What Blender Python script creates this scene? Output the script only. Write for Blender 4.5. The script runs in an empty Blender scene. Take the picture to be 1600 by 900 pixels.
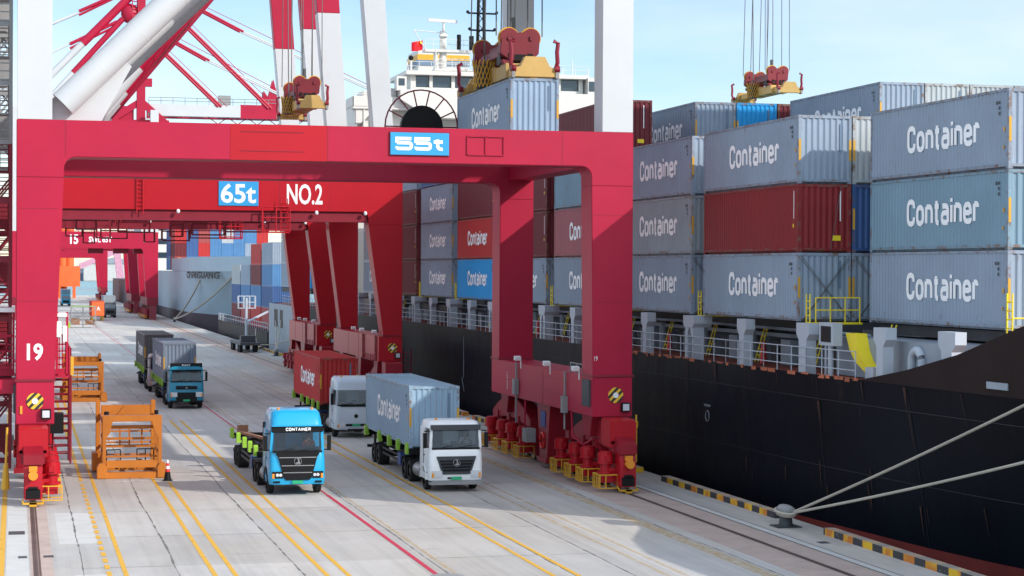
import bpy, bmesh, math, random
from mathutils import Vector, Matrix
random.seed(11)
S = bpy.context.scene
COL = S.collection
R = math.radians
# ------------------------------------------------------------------ camera, sky, sun, exposure
F_PX = 3150.0
cam_d = bpy.data.cameras.new('camera'); cam = bpy.data.objects.new('camera', cam_d); COL.objects.link(cam)
cam_d.sensor_width = 36.0; cam_d.lens = 36.0*F_PX/1600.0; cam_d.clip_start = 0.5; cam_d.clip_end = 20000
yaw = math.atan(775/F_PX); pitch = math.atan(26/F_PX); roll = 0.005
fw = Vector((math.sin(yaw)*math.cos(pitch), math.cos(yaw)*math.cos(pitch), -math.sin(pitch)))
r0 = fw.cross(Vector((0, 0, 1))).normalized(); u0 = r0.cross(fw)
rt = r0*math.cos(roll)+u0*math.sin(roll); up = u0*math.cos(roll)-r0*math.sin(roll)
cam.matrix_world = Matrix(((rt.x, up.x, -fw.x, 0), (rt.y, up.y, -fw.y, 0), (rt.z, up.z, -fw.z, 10.0), (0, 0, 0, 1)))
S.camera = cam
SUN = Vector((1.0, -1.0, 0.79)).normalized()          # towards the sun
elev = math.asin(SUN.z)
W = bpy.data.worlds.new('World'); S.world = W; W.use_nodes = True
nt = W.node_tree; bg = nt.nodes['Background']
sky = nt.nodes.new('ShaderNodeTexSky'); sky.sky_type = 'NISHITA'; sky.sun_disc = False
sky.sun_elevation = elev; sky.sun_rotation = math.atan2(SUN.x, SUN.y)
sky.air_density = 1.1; sky.dust_density = 0.25; sky.ozone_density = 1.8; sky.altitude = 0
tc = nt.nodes.new('ShaderNodeTexCoord'); mp = nt.nodes.new('ShaderNodeMapping'); mp.inputs['Scale'].default_value = (1.2, 1.2, 5)
nz = nt.nodes.new('ShaderNodeTexNoise'); nz.inputs['Scale'].default_value = 3.0; nz.inputs['Detail'].default_value = 6
rp = nt.nodes.new('ShaderNodeValToRGB'); rp.color_ramp.elements[0].position = .40; rp.color_ramp.elements[1].position = .70
rp.color_ramp.elements[0].color = (0, 0, 0, 1); rp.color_ramp.elements[1].color = (.50, .50, .50, 1)
mx = nt.nodes.new('ShaderNodeMix'); mx.data_type = 'RGBA'
mx.inputs[7].default_value = (3.7, 3.9, 4.1, 1)
nt.links.new(tc.outputs['Generated'], mp.inputs[0]); nt.links.new(mp.outputs[0], nz.inputs['Vector'])
nt.links.new(nz.outputs['Fac'], rp.inputs[0]); nt.links.new(rp.outputs[0], mx.inputs[0])
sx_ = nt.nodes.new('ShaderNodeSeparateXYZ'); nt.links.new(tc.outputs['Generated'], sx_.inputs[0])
gr_ = nt.nodes.new('ShaderNodeValToRGB'); e_ = gr_.color_ramp.elements          # low sky tinted hazy blue; unseen high sky boosted as ambient fill
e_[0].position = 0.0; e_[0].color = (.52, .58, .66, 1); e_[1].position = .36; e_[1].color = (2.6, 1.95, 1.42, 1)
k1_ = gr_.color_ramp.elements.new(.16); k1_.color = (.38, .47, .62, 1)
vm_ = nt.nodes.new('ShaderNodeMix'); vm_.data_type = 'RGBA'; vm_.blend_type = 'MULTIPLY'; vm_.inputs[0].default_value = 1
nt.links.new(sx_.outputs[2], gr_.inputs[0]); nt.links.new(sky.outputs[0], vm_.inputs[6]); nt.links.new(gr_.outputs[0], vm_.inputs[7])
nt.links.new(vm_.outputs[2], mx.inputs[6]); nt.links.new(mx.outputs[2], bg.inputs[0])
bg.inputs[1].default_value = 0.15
sd = bpy.data.lights.new('sun', 'SUN'); sd.energy = 2.05; sd.angle = R(0.5); sd.color = (1, .94, .86)
so = bpy.data.objects.new('sun', sd); COL.objects.link(so)
so.rotation_euler = SUN.to_track_quat('Z', 'Y').to_euler(); so.location = (60, -60, 80)
S.render.engine = 'CYCLES'
S.view_settings.view_transform = 'Standard'; S.view_settings.look = 'None'; S.view_settings.gamma = 1
S.view_settings.use_curve_mapping = False
S.view_settings.exposure = 1.0

# ------------------------------------------------------------------ materials
def paint(name, col, rough=.5, var=.10, rust=0.0, metal=0.0, nscale=.5, streak=True, bump=0.0, spec=.4, coat=0, dirt=(.12, .07, .045)):
    m = bpy.data.materials.new(name); m.use_nodes = True; t = m.node_tree; N = t.nodes; L = t.links
    b = N['Principled BSDF']; b.inputs['Roughness'].default_value = rough; b.inputs['Metallic'].default_value = metal
    b.inputs['Specular IOR Level'].default_value = spec
    if coat: b.inputs['Coat Weight'].default_value = coat; b.inputs['Coat Roughness'].default_value = .08
    tc = N.new('ShaderNodeTexCoord'); oi = N.new('ShaderNodeObjectInfo')
    ad = N.new('ShaderNodeVectorMath'); ad.operation = 'MULTIPLY_ADD'
    cmb = N.new('ShaderNodeCombineXYZ'); L.new(oi.outputs['Random'], cmb.inputs[0]); L.new(oi.outputs['Random'], cmb.inputs[1])
    ad.inputs[1].default_value = (37, 91, 0); L.new(cmb.outputs[0], ad.inputs[0]); L.new(tc.outputs['Object'], ad.inputs[2])
    n1 = N.new('ShaderNodeTexNoise'); n1.inputs['Scale'].default_value = nscale; n1.inputs['Detail'].default_value = 8; n1.inputs['Roughness'].default_value = .6
    L.new(ad.outputs[0], n1.inputs['Vector'])
    mr = N.new('ShaderNodeMapRange'); mr.inputs[1].default_value = .3; mr.inputs[2].default_value = .7
    mr.inputs[3].default_value = 1-var; mr.inputs[4].default_value = 1+var; L.new(n1.outputs['Fac'], mr.inputs[0])
    # each copy slightly different
    rr = N.new('ShaderNodeMapRange'); rr.inputs[3].default_value = 1-var*.6; rr.inputs[4].default_value = 1+var*.6; L.new(oi.outputs['Random'], rr.inputs[0])
    ml = N.new('ShaderNodeMath'); ml.operation = 'MULTIPLY'; L.new(mr.outputs[0], ml.inputs[0]); L.new(rr.outputs[0], ml.inputs[1])
    vm = N.new('ShaderNodeVectorMath'); vm.operation = 'SCALE'; vm.inputs[0].default_value = col[:3]; L.new(ml.outputs[0], vm.inputs['Scale'])
    out = vm.outputs[0]
    if rust > 0:
        mpg = N.new('ShaderNodeMapping'); mpg.inputs['Scale'].default_value = (5, 5, .7) if streak else (2, 2, 2); L.new(ad.outputs[0], mpg.inputs[0])
        n2 = N.new('ShaderNodeTexNoise'); n2.inputs['Scale'].default_value = 1.3; n2.inputs['Detail'].default_value = 9; n2.inputs['Roughness'].default_value = .72
        L.new(mpg.outputs[0], n2.inputs['Vector'])
        r2 = N.new('ShaderNodeMapRange'); r2.inputs[1].default_value = .72-.16*rust; r2.inputs[2].default_value = .86-.16*rust
        L.new(n2.outputs['Fac'], r2.inputs[0])
        x = N.new('ShaderNodeMix'); x.data_type = 'RGBA'; L.new(r2.outputs[0], x.inputs[0]); L.new(out, x.inputs[6]); x.inputs[7].default_value = (*dirt, 1)
        out = x.outputs[2]
    L.new(out, b.inputs['Base Color'])
    if bump:
        bp = N.new('ShaderNodeBump'); bp.inputs['Strength'].default_value = bump; bp.inputs['Distance'].default_value = .02
        n3 = N.new('ShaderNodeTexNoise'); n3.inputs['Scale'].default_value = 3; n3.inputs['Detail'].default_value = 6; L.new(tc.outputs['Object'], n3.inputs['Vector'])
        L.new(n3.outputs['Fac'], bp.inputs['Height']); L.new(bp.outputs[0], b.inputs['Normal'])
    return m
def P(n, c, **k): M[n] = paint(n, c, **k)
M = {}
P('crane_red', (.37, .007, .036), rough=.45, var=.07, rust=.35, nscale=.35, spec=.3, dirt=(.22, .02, .03))
P('crane_red_b', (.40, .007, .016), rough=.38, var=.05, rust=.10, nscale=.35, spec=.3, dirt=(.28, .03, .04))
P('crane_dark', (.20, .008, .022), rough=.5, var=.15, rust=.3)
P('crane_white', (.50, .515, .53), rough=.45, var=.04, rust=.16, nscale=.4, dirt=(.42, .36, .30))
P('bogie_red', (.27, .008, .020), rough=.4, var=.15, rust=.28)
P('head_red', (.17, .008, .018), rough=.5, var=.2, rust=.5)
P('black', (.008, .008, .009), rough=.5, var=.2, spec=.2)
P('rubber', (.014, .014, .015), rough=.85, var=.25)
P('steel', (.35, .35, .36), rough=.38, metal=.8, var=.15)
P('grey_box', (.25, .25, .25), rough=.6, var=.1, rust=.3)
P('grey_dark', (.05, .054, .06), rough=.55, var=.15)
P('yellow', (.60, .32, .025), rough=.5, var=.12, rust=.35)
P('yellow_bright', (.80, .62, .02), rough=.5, var=.08, rust=.15)
P('spreader_yellow', (.50, .32, .10), rough=.55, var=.15, rust=.45)
P('orange', (.44, .14, .012), rough=.5, var=.14, rust=.42, dirt=(.16, .05, .02))
P('orange_far', (.70, .13, .03), rough=.6, var=.1)
P('white', (.78, .79, .80), rough=.35, var=.03, rust=.05, dirt=(.4, .37, .33))
P('white_letter', (.90, .91, .93), rough=.6, var=.04, rust=.10, dirt=(.5, .52, .56))
P('sign_blue', (.03, .30, .62), rough=.4, var=.05)
P('blue_dark', (.03, .07, .25), rough=.5, var=.1)
P('rope', (.42, .38, .32), rough=.9, var=.12)
P('wire', (.10, .10, .10), rough=.5, metal=.4)
P('lime', (.26, .48, .04), rough=.5, var=.12, rust=.2)
P('plate_green', (.02, .35, .16), rough=.4)
P('plate_yellow', (.55, .62, .02), rough=.4)
P('lamp_glass', (.55, .57, .60), rough=.15, spec=.8)
P('lamp_amber', (.75, .28, .03), rough=.3)
P('cab_blue', (.008, .33, .60), rough=.32, var=.03, rust=.0, coat=.5)
P('cab_teal', (.008, .20, .32), rough=.35, var=.04, coat=.4)
P('cab_white', (.80, .81, .82), rough=.35, var=.04, rust=.14, coat=.3, dirt=(.35, .33, .3))
P('cab_silver', (.46, .54, .61), rough=.35, var=.05, rust=.08, coat=.3, dirt=(.3, .3, .3))
P('cab_pink', (.28, .20, .22), rough=.35, var=.05, coat=.3)
P('wood', (.30, .15, .09), rough=.8, var=.2)
P('cone_red', (.65, .03, .03), rough=.5)
P('ship_grey', (.27, .31, .36), rough=.6, var=.10, rust=.25)
P('ship_white', (.60, .59, .555), rough=.5, var=.04, rust=.20, dirt=(.42, .33, .25))
P('deck_red', (.24, .06, .04), rough=.8, var=.25, rust=.3)
P('hatch_dark', (.06, .06, .065), rough=.7, var=.3, rust=.4)
P('hull2', (.31, .42, .51), rough=.5, var=.08, rust=.2, nscale=.08)
P('hull2_low', (.06, .045, .06), rough=.6, var=.15, rust=.2)
P('flag_red', (.75, .01, .02), rough=.7)
P('skin', (.50, .27, .18), rough=.6)
P('shirt_orange', (.75, .16, .05), rough=.8)
P('shirt_white', (.6, .6, .62), rough=.8)
P('trouser', (.03, .04, .07), rough=.8)
P('hair', (.015, .012, .012), rough=.7)
P('far_build', (.5, .5, .5), rough=.7)
P('far_pink', (.55, .28, .38), rough=.7)
P('glass_dark', (.03, .045, .06), rough=.08, spec=.9)
C_COL = {  # container paints
 'greyblue': (.250, .315, .400), 'grey': (.275, .32, .36), 'teal': (.175, .285, .365), 'lightblue': (.27, .39, .50), 'steel': (.16, .20, .26), 'darkgrey': (.11, .115, .125), 'skyblue': (.25, .345, .46), 'pale': (.38, .42, .44),
 'darkred': (.21, .012, .016), 'red': (.44, .022, .022), 'brick': (.33, .06, .06), 'pinkred': (.36, .11, .13), 'maroon': (.14, .012, .020),
 'blue': (.010, .30, .66), 'navy': (.04, .10, .26), 'midblue': (.07, .20, .40), 'royal': (.02, .10, .42)}
for k, c in C_COL.items():
    P('cont_'+k, c, rough=.55, var=.08, rust=.75, nscale=.35, dirt=(.16, .11, .08) if k not in ('darkred', 'maroon') else (.10, .04, .03))
    P('contf_'+k, tuple(x*.93 for x in c), rough=.6, var=.14, rust=1.45, nscale=1.2, streak=False, dirt=(.17, .10, .07))

def glass_mat():
    m = bpy.data.materials.new('windscreen_glass'); m.use_nodes = True; t = m.node_tree; N = t.nodes; L = t.links
    N.clear(); o = N.new('ShaderNodeOutputMaterial'); tr = N.new('ShaderNodeBsdfTransparent'); tr.inputs[0].default_value = (.66, .70, .72, 1)
    g = N.new('ShaderNodeBsdfGlossy'); g.inputs['Roughness'].default_value = .03; g.inputs[0].default_value = (.9, .95, 1, 1)
    fr = N.new('ShaderNodeFresnel'); fr.inputs[0].default_value = 1.40; x = N.new('ShaderNodeMixShader')
    L.new(fr.outputs[0], x.inputs[0]); L.new(tr.outputs[0], x.inputs[1]); L.new(g.outputs[0], x.inputs[2]); L.new(x.outputs[0], o.inputs[0])
    return m
M['glass'] = glass_mat()

def concrete():
    m = bpy.data.materials.new('quay_concrete'); m.use_nodes = True; t = m.node_tree; N = t.nodes; L = t.links
    b = N['Principled BSDF']; b.inputs['Roughness'].default_value = .85; b.inputs['Specular IOR Level'].default_value = .25
    tc = N.new('ShaderNodeTexCoord')
    def noise(sc, vec=(1, 1, 1), det=8, ro=.6):
        mp = N.new('ShaderNodeMapping'); mp.inputs['Scale'].default_value = vec; L.new(tc.outputs['Object'], mp.inputs[0])
        n = N.new('ShaderNodeTexNoise'); n.inputs['Scale'].default_value = sc; n.inputs['Detail'].default_value = det; n.inputs['Roughness'].default_value = ro
        L.new(mp.outputs[0], n.inputs['Vector']); return n.outputs['Fac']
    def rng(v, a, bb, c, d):
        r = N.new('ShaderNodeMapRange'); r.inputs[1].default_value = a; r.inputs[2].default_value = bb; r.inputs[3].default_value = c; r.inputs[4].default_value = d
        L.new(v, r.inputs[0]); return r.outputs[0]
    def mul(a, c):
        k = N.new('ShaderNodeMath'); k.operation = 'MULTIPLY'; L.new(a, k.inputs[0]); L.new(c, k.inputs[1]); return k.outputs[0]
    # slab to slab tone
    sx = N.new('ShaderNodeSeparateXYZ'); L.new(tc.outputs['Object'], sx.inputs[0])
    def cell(out, size, off):
        a = N.new('ShaderNodeMath'); a.operation = 'SUBTRACT'; L.new(out, a.inputs[0]); a.inputs[1].default_value = off
        d = N.new('ShaderNodeMath'); d.operation = 'DIVIDE'; L.new(a.outputs[0], d.inputs[0]); d.inputs[1].default_value = size
        f = N.new('ShaderNodeMath'); f.operation = 'FLOOR'; L.new(d.outputs[0], f.inputs[0]); return f.outputs[0]
    cx = cell(sx.outputs[0], 4.0, 1.24); cy = cell(sx.outputs[1], 7.9, 76.6)
    cb = N.new('ShaderNodeCombineXYZ'); L.new(cx, cb.inputs[0]); L.new(cy, cb.inputs[1])
    wn = N.new('ShaderNodeTexWhiteNoise'); wn.noise_dimensions = '3D'; L.new(cb.outputs[0], wn.inputs[0])
    tone = rng(wn.outputs[0], 0, 1, .90, 1.08)
    big = rng(noise(.06, det=6), .3, .7, .86, 1.08)
    mid = rng(noise(.9, (1, .35, 1), 9, .65), .35, .7, .93, 1.05)
    tyre = rng(noise(.8, (2.2, .03, 1), 7, .65), .46, .70, 1.0, .84)
    fine = rng(noise(14, det=5, ro=.7), .3, .7, .95, 1.05)
    spots = rng(noise(1.4, det=5, ro=.55), .68, .78, 1.0, .80)
    v = mul(mul(mul(mul(mul(tone, big), mid), tyre), fine), spots)
    wm = noise(.12, (1, .5, 1), 5)
    x = N.new('ShaderNodeMix'); x.data_type = 'RGBA'; L.new(rng(wm, .4, .62, 0, 1), x.inputs[0])
    x.inputs[6].default_value = (.465, .45, .435, 1); x.inputs[7].default_value = (.475, .435, .395, 1)
    s = N.new('ShaderNodeVectorMath'); s.operation = 'SCALE'; L.new(x.outputs[2], s.inputs[0]); L.new(v, s.inputs['Scale'])
    L.new(s.outputs[0], b.inputs['Base Color'])
    bp = N.new('ShaderNodeBump'); bp.inputs['Strength'].default_value = .25; bp.inputs['Distance'].default_value = .01; L.new(noise(9), bp.inputs['Height']); L.new(bp.outputs[0], b.inputs['Normal'])
    return m
M['concrete'] = concrete()
P('patch', (.50, .49, .47), rough=.9, var=.08, rust=.15, nscale=.8, dirt=(.3, .28, .26))
P('patch_warm', (.40, .31, .27), rough=.9, var=.12, rust=.2, nscale=.8, dirt=(.22, .14, .10))
P('rail_steel', (.085, .06, .05), rough=.5, var=.3, rust=.6)
P('crack', (.15, .14, .13), rough=.9)

def worn(name, col, lo=.36, hi=.62, mx_=.95, sc=2.2):
    m = bpy.data.materials.new(name); m.use_nodes = True; t = m.node_tree; N = t.nodes; L = t.links
    b = N['Principled BSDF']; b.inputs['Base Color'].default_value = (*col, 1); b.inputs['Roughness'].default_value = .75
    tc = N.new('ShaderNodeTexCoord'); n = N.new('ShaderNodeTexNoise'); n.inputs['Scale'].default_value = sc; n.inputs['Detail'].default_value = 10; n.inputs['Roughness'].default_value = .75
    mp = N.new('ShaderNodeMapping'); mp.inputs['Scale'].default_value = (1.5, .5, 1); L.new(tc.outputs['Object'], mp.inputs[0]); L.new(mp.outputs[0], n.inputs['Vector'])
    r = N.new('ShaderNodeMapRange'); r.inputs[1].default_value = lo; r.inputs[2].default_value = hi; r.inputs[3].default_value = mx_; r.inputs[4].default_value = .12
    L.new(n.outputs['Fac'], r.inputs[0]); L.new(r.outputs[0], b.inputs['Alpha']); return m
M['line_yellow'] = worn('line_yellow', (.66, .36, .03), .56, .80)
M['line_faint'] = worn('line_faint', (.62, .40, .12), .30, .58, .7)
M['line_red'] = worn('line_red', (.50, .02, .06), .58, .8)
M['line_white'] = worn('line_white', (.72, .72, .74), .36, .62, .8)

def kerb_mat():
    m = bpy.data.materials.new('kerb_stripes'); m.use_nodes = True; t = m.node_tree; N = t.nodes; L = t.links
    b = N['Principled BSDF']; b.inputs['Roughness'].default_value = .7
    tc = N.new('ShaderNodeTexCoord'); s = N.new('ShaderNodeSeparateXYZ'); L.new(tc.outputs['Object'], s.inputs[0])
    d = N.new('ShaderNodeMath'); d.operation = 'DIVIDE'; d.inputs[1].default_value = 1.75; L.new(s.outputs[1], d.inputs[0])
    f = N.new('ShaderNodeMath'); f.operation = 'FRACT'; L.new(d.outputs[0], f.inputs[0])
    g = N.new('ShaderNodeMath'); g.operation = 'GREATER_THAN'; g.inputs[1].default_value = .5; L.new(f.outputs[0], g.inputs[0])
    n = N.new('ShaderNodeTexNoise'); n.inputs['Scale'].default_value = .6; n.inputs['Detail'].default_value = 4; L.new(tc.outputs['Object'], n.inputs['Vector'])
    y = N.new('ShaderNodeMix'); y.data_type = 'RGBA'; y.inputs[6].default_value = (.72, .42, .01, 1); y.inputs[7].default_value = (.55, .17, .015, 1)
    r = N.new('ShaderNodeMapRange'); r.inputs[1].default_value = .45; r.inputs[2].default_value = .55; L.new(n.outputs['Fac'], r.inputs[0]); L.new(r.outputs[0], y.inputs[0])
    x = N.new('ShaderNodeMix'); x.data_type = 'RGBA'; L.new(g.outputs[0], x.inputs[0]); x.inputs[6].default_value = (.035, .035, .037, 1); L.new(y.outputs[2], x.inputs[7])
    n2 = N.new('ShaderNodeTexNoise'); n2.inputs['Scale'].default_value = 4; n2.inputs['Detail'].default_value = 9; n2.inputs['Roughness'].default_value = .8; L.new(tc.outputs['Object'], n2.inputs['Vector'])
    r2 = N.new('ShaderNodeMapRange'); r2.inputs[1].default_value = .58; r2.inputs[2].default_value = .68; r2.inputs[4].default_value = .8; L.new(n2.outputs['Fac'], r2.inputs[0])
    # the top of the kerb is worn through to the concrete
    ge = N.new('ShaderNodeNewGeometry'); s2 = N.new('ShaderNodeSeparateXYZ'); L.new(ge.outputs['Normal'], s2.inputs[0])
    t1 = N.new('ShaderNodeMath'); t1.operation = 'MULTIPLY'; L.new(s2.outputs[2], t1.inputs[0]); t1.inputs[1].default_value = .75
    mx2 = N.new('ShaderNodeMath'); mx2.operation = 'MAXIMUM'; L.new(t1.outputs[0], mx2.inputs[0]); L.new(r2.outputs[0], mx2.inputs[1])
    z = N.new('ShaderNodeMix'); z.data_type = 'RGBA'; L.new(mx2.outputs[0], z.inputs[0]); L.new(x.outputs[2], z.inputs[6]); z.inputs[7].default_value = (.42, .36, .31, 1)
    L.new(z.outputs[2], b.inputs['Base Color']); return m
M['kerb'] = kerb_mat()

def stripes(name, c1, c2, pitch):
    m = bpy.data.materials.new(name); m.use_nodes = True; t = m.node_tree; N = t.nodes; L = t.links
    b = N['Principled BSDF']; b.inputs['Roughness'].default_value = .5
    tc = N.new('ShaderNodeTexCoord'); s = N.new('ShaderNodeSeparateXYZ'); L.new(tc.outputs['Object'], s.inputs[0])
    a = N.new('ShaderNodeMath'); a.operation = 'SUBTRACT'; L.new(s.outputs[0], a.inputs[0]); L.new(s.outputs[2], a.inputs[1])
    d = N.new('ShaderNodeMath'); d.operation = 'DIVIDE'; d.inputs[1].default_value = pitch; L.new(a.outputs[0], d.inputs[0])
    f = N.new('ShaderNodeMath'); f.operation = 'FRACT'; L.new(d.outputs[0], f.inputs[0])
    g = N.new('ShaderNodeMath'); g.operation = 'GREATER_THAN'; g.inputs[1].default_value = .5; L.new(f.outputs[0], g.inputs[0])
    x = N.new('ShaderNodeMix'); x.data_type = 'RGBA'; L.new(g.outputs[0], x.inputs[0]); x.inputs[6].default_value = (*c1, 1); x.inputs[7].default_value = (*c2, 1)
    L.new(x.outputs[2], b.inputs['Base Color']); return m
M['hazard'] = stripes('hazard_stripes', (.02, .02, .02), (.75, .45, .03), .34)

def hull_mat():
    m = paint('hull_black', (.004, .0055, .010), rough=.48, var=.35, rust=0, nscale=.15, spec=.10)
    t = m.node_tree; N = t.nodes; L = t.links; b = N['Principled BSDF']; tc = [n for n in N if n.type == 'TEX_COORD'][0]
    src = b.inputs['Base Color'].links[0].from_socket
    s = N.new('ShaderNodeSeparateXYZ'); L.new(tc.outputs['Object'], s.inputs[0])
    n = N.new('ShaderNodeTexNoise'); n.inputs['Scale'].default_value = .55; n.inputs['Detail'].default_value = 9; n.inputs['Roughness'].default_value = .75
    mp = N.new('ShaderNodeMapping'); mp.inputs['Scale'].default_value = (1, 1, .6); L.new(tc.outputs['Object'], mp.inputs[0]); L.new(mp.outputs[0], n.inputs['Vector'])
    # scraped paint low on the side, where the fenders rub
    h = N.new('ShaderNodeMapRange'); h.inputs[1].default_value = 2.6; h.inputs[2].default_value = -.2; h.inputs[3].default_value = 0; h.inputs[4].default_value = .13; L.new(s.outputs[2], h.inputs[0])
    ad = N.new('ShaderNodeMath'); L.new(n.outputs['Fac'], ad.inputs[0]); L.new(h.outputs[0], ad.inputs[1])
    r = N.new('ShaderNodeMapRange'); r.inputs[1].default_value = .62; r.inputs[2].default_value = .76; r.inputs[4].default_value = .6; L.new(ad.outputs[0], r.inputs[0])
    x = N.new('ShaderNodeMix'); x.data_type = 'RGBA'; L.new(r.outputs[0], x.inputs[0]); L.new(src, x.inputs[6]); x.inputs[7].default_value = (.10, .055, .04, 1)
    # welded plate seams as faint dents
    L.new(x.outputs[2], b.inputs['Base Color'])
    bn = N.new('ShaderNodeTexNoise'); bn.inputs['Scale'].default_value = .5; bn.inputs['Detail'].default_value = 3; L.new(tc.outputs['Object'], bn.inputs['Vector'])
    bp = N.new('ShaderNodeBump'); bp.inputs['Strength'].default_value = .35; bp.inputs['Distance'].default_value = .12; L.new(bn.outputs['Fac'], bp.inputs['Height']); L.new(bp.outputs[0], b.inputs['Normal'])
    return m
M['hull'] = hull_mat()
P('boot', (.20, .03, .025), rough=.6, var=.2, rust=.5)
P('bulwark', (.018, .010, .010), rough=.6, spec=.15, var=.25, rust=.35)
def water_mat():
    m = bpy.data.materials.new('sea_water'); m.use_nodes = True; t = m.node_tree; N = t.nodes; L = t.links
    b = N['Principled BSDF']; b.inputs['Base Color'].default_value = (.03, .16, .17, 1); b.inputs['Roughness'].default_value = .25
    tc = N.new('ShaderNodeTexCoord'); n = N.new('ShaderNodeTexNoise'); n.inputs['Scale'].default_value = .6; n.inputs['Detail'].default_value = 6; L.new(tc.outputs['Object'], n.inputs['Vector'])
    bp = N.new('ShaderNodeBump'); bp.inputs['Strength'].default_value = .6; bp.inputs['Distance'].default_value = .3; L.new(n.outputs['Fac'], bp.inputs['Height']); L.new(bp.outputs[0], b.inputs['Normal']); return m
M['water'] = water_mat()

# ------------------------------------------------------------------ mesh helpers
class MB:
    def __init__(s): s.bm = bmesh.new()
    def box(s, x0, x1, y0, y1, z0, z1, mi=0):
        if x1 < x0: x0, x1 = x1, x0
        if y1 < y0: y0, y1 = y1, y0
        if z1 < z0: z0, z1 = z1, z0
        v = [s.bm.verts.new(p) for p in ((x0, y0, z0), (x1, y0, z0), (x1, y1, z0), (x0, y1, z0), (x0, y0, z1), (x1, y0, z1), (x1, y1, z1), (x0, y1, z1))]
        for f in ((0, 3, 2, 1), (4, 5, 6, 7), (0, 1, 5, 4), (1, 2, 6, 5), (2, 3, 7, 6), (3, 0, 4, 7)):
            s.bm.faces.new([v[i] for i in f]).material_index = mi
        return s
    def frame(s, a, b, upv=None):
        a = Vector(a); b = Vector(b); d = (b-a).normalized(); u = Vector(upv) if upv else (Vector((0, 0, 1)) if abs(d.z) < .95 else Vector((0, 1, 0)))
        x = d.cross(u).normalized(); y = x.cross(d).normalized(); return a, b, x, y
    def beam(s, a, b, w, h=None, upv=None, mi=0, w2=None, h2=None):
        h = h or w; w2 = w2 or w; h2 = h2 or h
        a, b, x, y = s.frame(a, b, upv)
        v = [s.bm.verts.new(c+x*(sx*ww/2)+y*(sy*hh/2)) for c, ww, hh in ((a, w, h), (b, w2, h2)) for sx, sy in ((-1, -1), (1, -1), (1, 1), (-1, 1))]
        for f in ((0, 1, 2, 3), (7, 6, 5, 4), (0, 4, 5, 1), (1, 5, 6, 2), (2, 6, 7, 3), (3, 7, 4, 0)):
            s.bm.faces.new([v[i] for i in f]).material_index = mi
        return s
    def tube(s, a, b, r, r2=None, n=12, cap=True, smooth=True, mi=0):
        r2 = r if r2 is None else r2; a, b, x, y = s.frame(a, b)
        ra = []; rb = []
        for i in range(n):
            t = 2*math.pi*i/n; c = x*math.cos(t)+y*math.sin(t); ra.append(s.bm.verts.new(a+c*r)); rb.append(s.bm.verts.new(b+c*r2))
        for i in range(n):
            f = s.bm.faces.new((ra[i], ra[(i+1) % n], rb[(i+1) % n], rb[i])); f.smooth = smooth; f.material_index = mi
        if cap:
            s.bm.faces.new(ra[::-1]).material_index = mi; s.bm.faces.new(rb).material_index = mi
        return s
    def path(s, pts, r, n=6, mi=0):
        pts = [Vector(p) for p in pts]; rings = []
        for i, p in enumerate(pts):
            d = (pts[min(i+1, len(pts)-1)]-pts[max(i-1, 0)]).normalized()
            u = Vector((0, 0, 1)) if abs(d.z) < .95 else Vector((0, 1, 0)); x = d.cross(u).normalized(); y = x.cross(d)
            rings.append([s.bm.verts.new(p+(x*math.cos(2*math.pi*k/n)+y*math.sin(2*math.pi*k/n))*r) for k in range(n)])
        for a, b in zip(rings, rings[1:]):
            for k in range(n):
                f = s.bm.faces.new((a[k], a[(k+1) % n], b[(k+1) % n], b[k])); f.smooth = True; f.material_index = mi
        s.bm.faces.new(rings[0][::-1]); s.bm.faces.new(rings[-1]); return s
    def prism(s, pts, axis, a, b, mi=0):
        """polygon pts extruded along axis from a to b; axis 'y': pts=(x,z); 'x': pts=(y,z); 'z': pts=(x,y)"""
        def P3(p, t): return {'y': (p[0], t, p[1]), 'x': (t, p[0], p[1]), 'z': (p[0], p[1], t)}[axis]
        va = [s.bm.verts.new(P3(p, a)) for p in pts]; vb = [s.bm.verts.new(P3(p, b)) for p in pts]; n = len(pts)
        fs = [s.bm.faces.new(va), s.bm.faces.new(vb[::-1])]
        for i in range(n): fs.append(s.bm.faces.new((va[i], vb[i], vb[(i+1) % n], va[(i+1) % n])))
        for f in fs: f.material_index = mi
        bmesh.ops.recalc_face_normals(s.bm, faces=fs); return s
    def loft(s, rings, cap=True, smooth=False, closed=True, mi=0):
        R_ = [[s.bm.verts.new(p) for p in r] for r in rings]; n = len(R_[0]); fs = []
        for a, b in zip(R_, R_[1:]):
            for k in range(n if closed else n-1):
                f = s.bm.faces.new((a[k], a[(k+1) % n], b[(k+1) % n], b[k])); f.smooth = smooth; f.material_index = mi; fs.append(f)
        if cap: fs += [s.bm.faces.new(R_[0][::-1]), s.bm.faces.new(R_[-1])]
        return s
    def ball(s, c, r, sc=(1, 1, 1), mi=0):
        k = bmesh.ops.create_icosphere(s.bm, subdivisions=2, radius=r, matrix=Matrix.Translation(c) @ Matrix.Diagonal((*sc, 1)))
        for v in k['verts']:
            for f in v.link_faces: f.smooth = True; f.material_index = mi
        return s
    def rail(s, pts, h=1.05, step=1.5, r=.022, rails=(1, .5), upv=(0, 0, 1)):
        """handrail along a polyline"""
        for a, b in zip(pts, pts[1:]):
            a = Vector(a); b = Vector(b); n = max(1, int((b-a).length/step+.5))
            for i in range(n+1):
                p = a.lerp(b, i/n); s.tube(p, p+Vector((0, 0, h)), r, n=5, cap=False)
            for q in rails: s.tube(a+Vector((0, 0, h*q)), b+Vector((0, 0, h*q)), r, n=5, cap=False)
        return s
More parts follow.
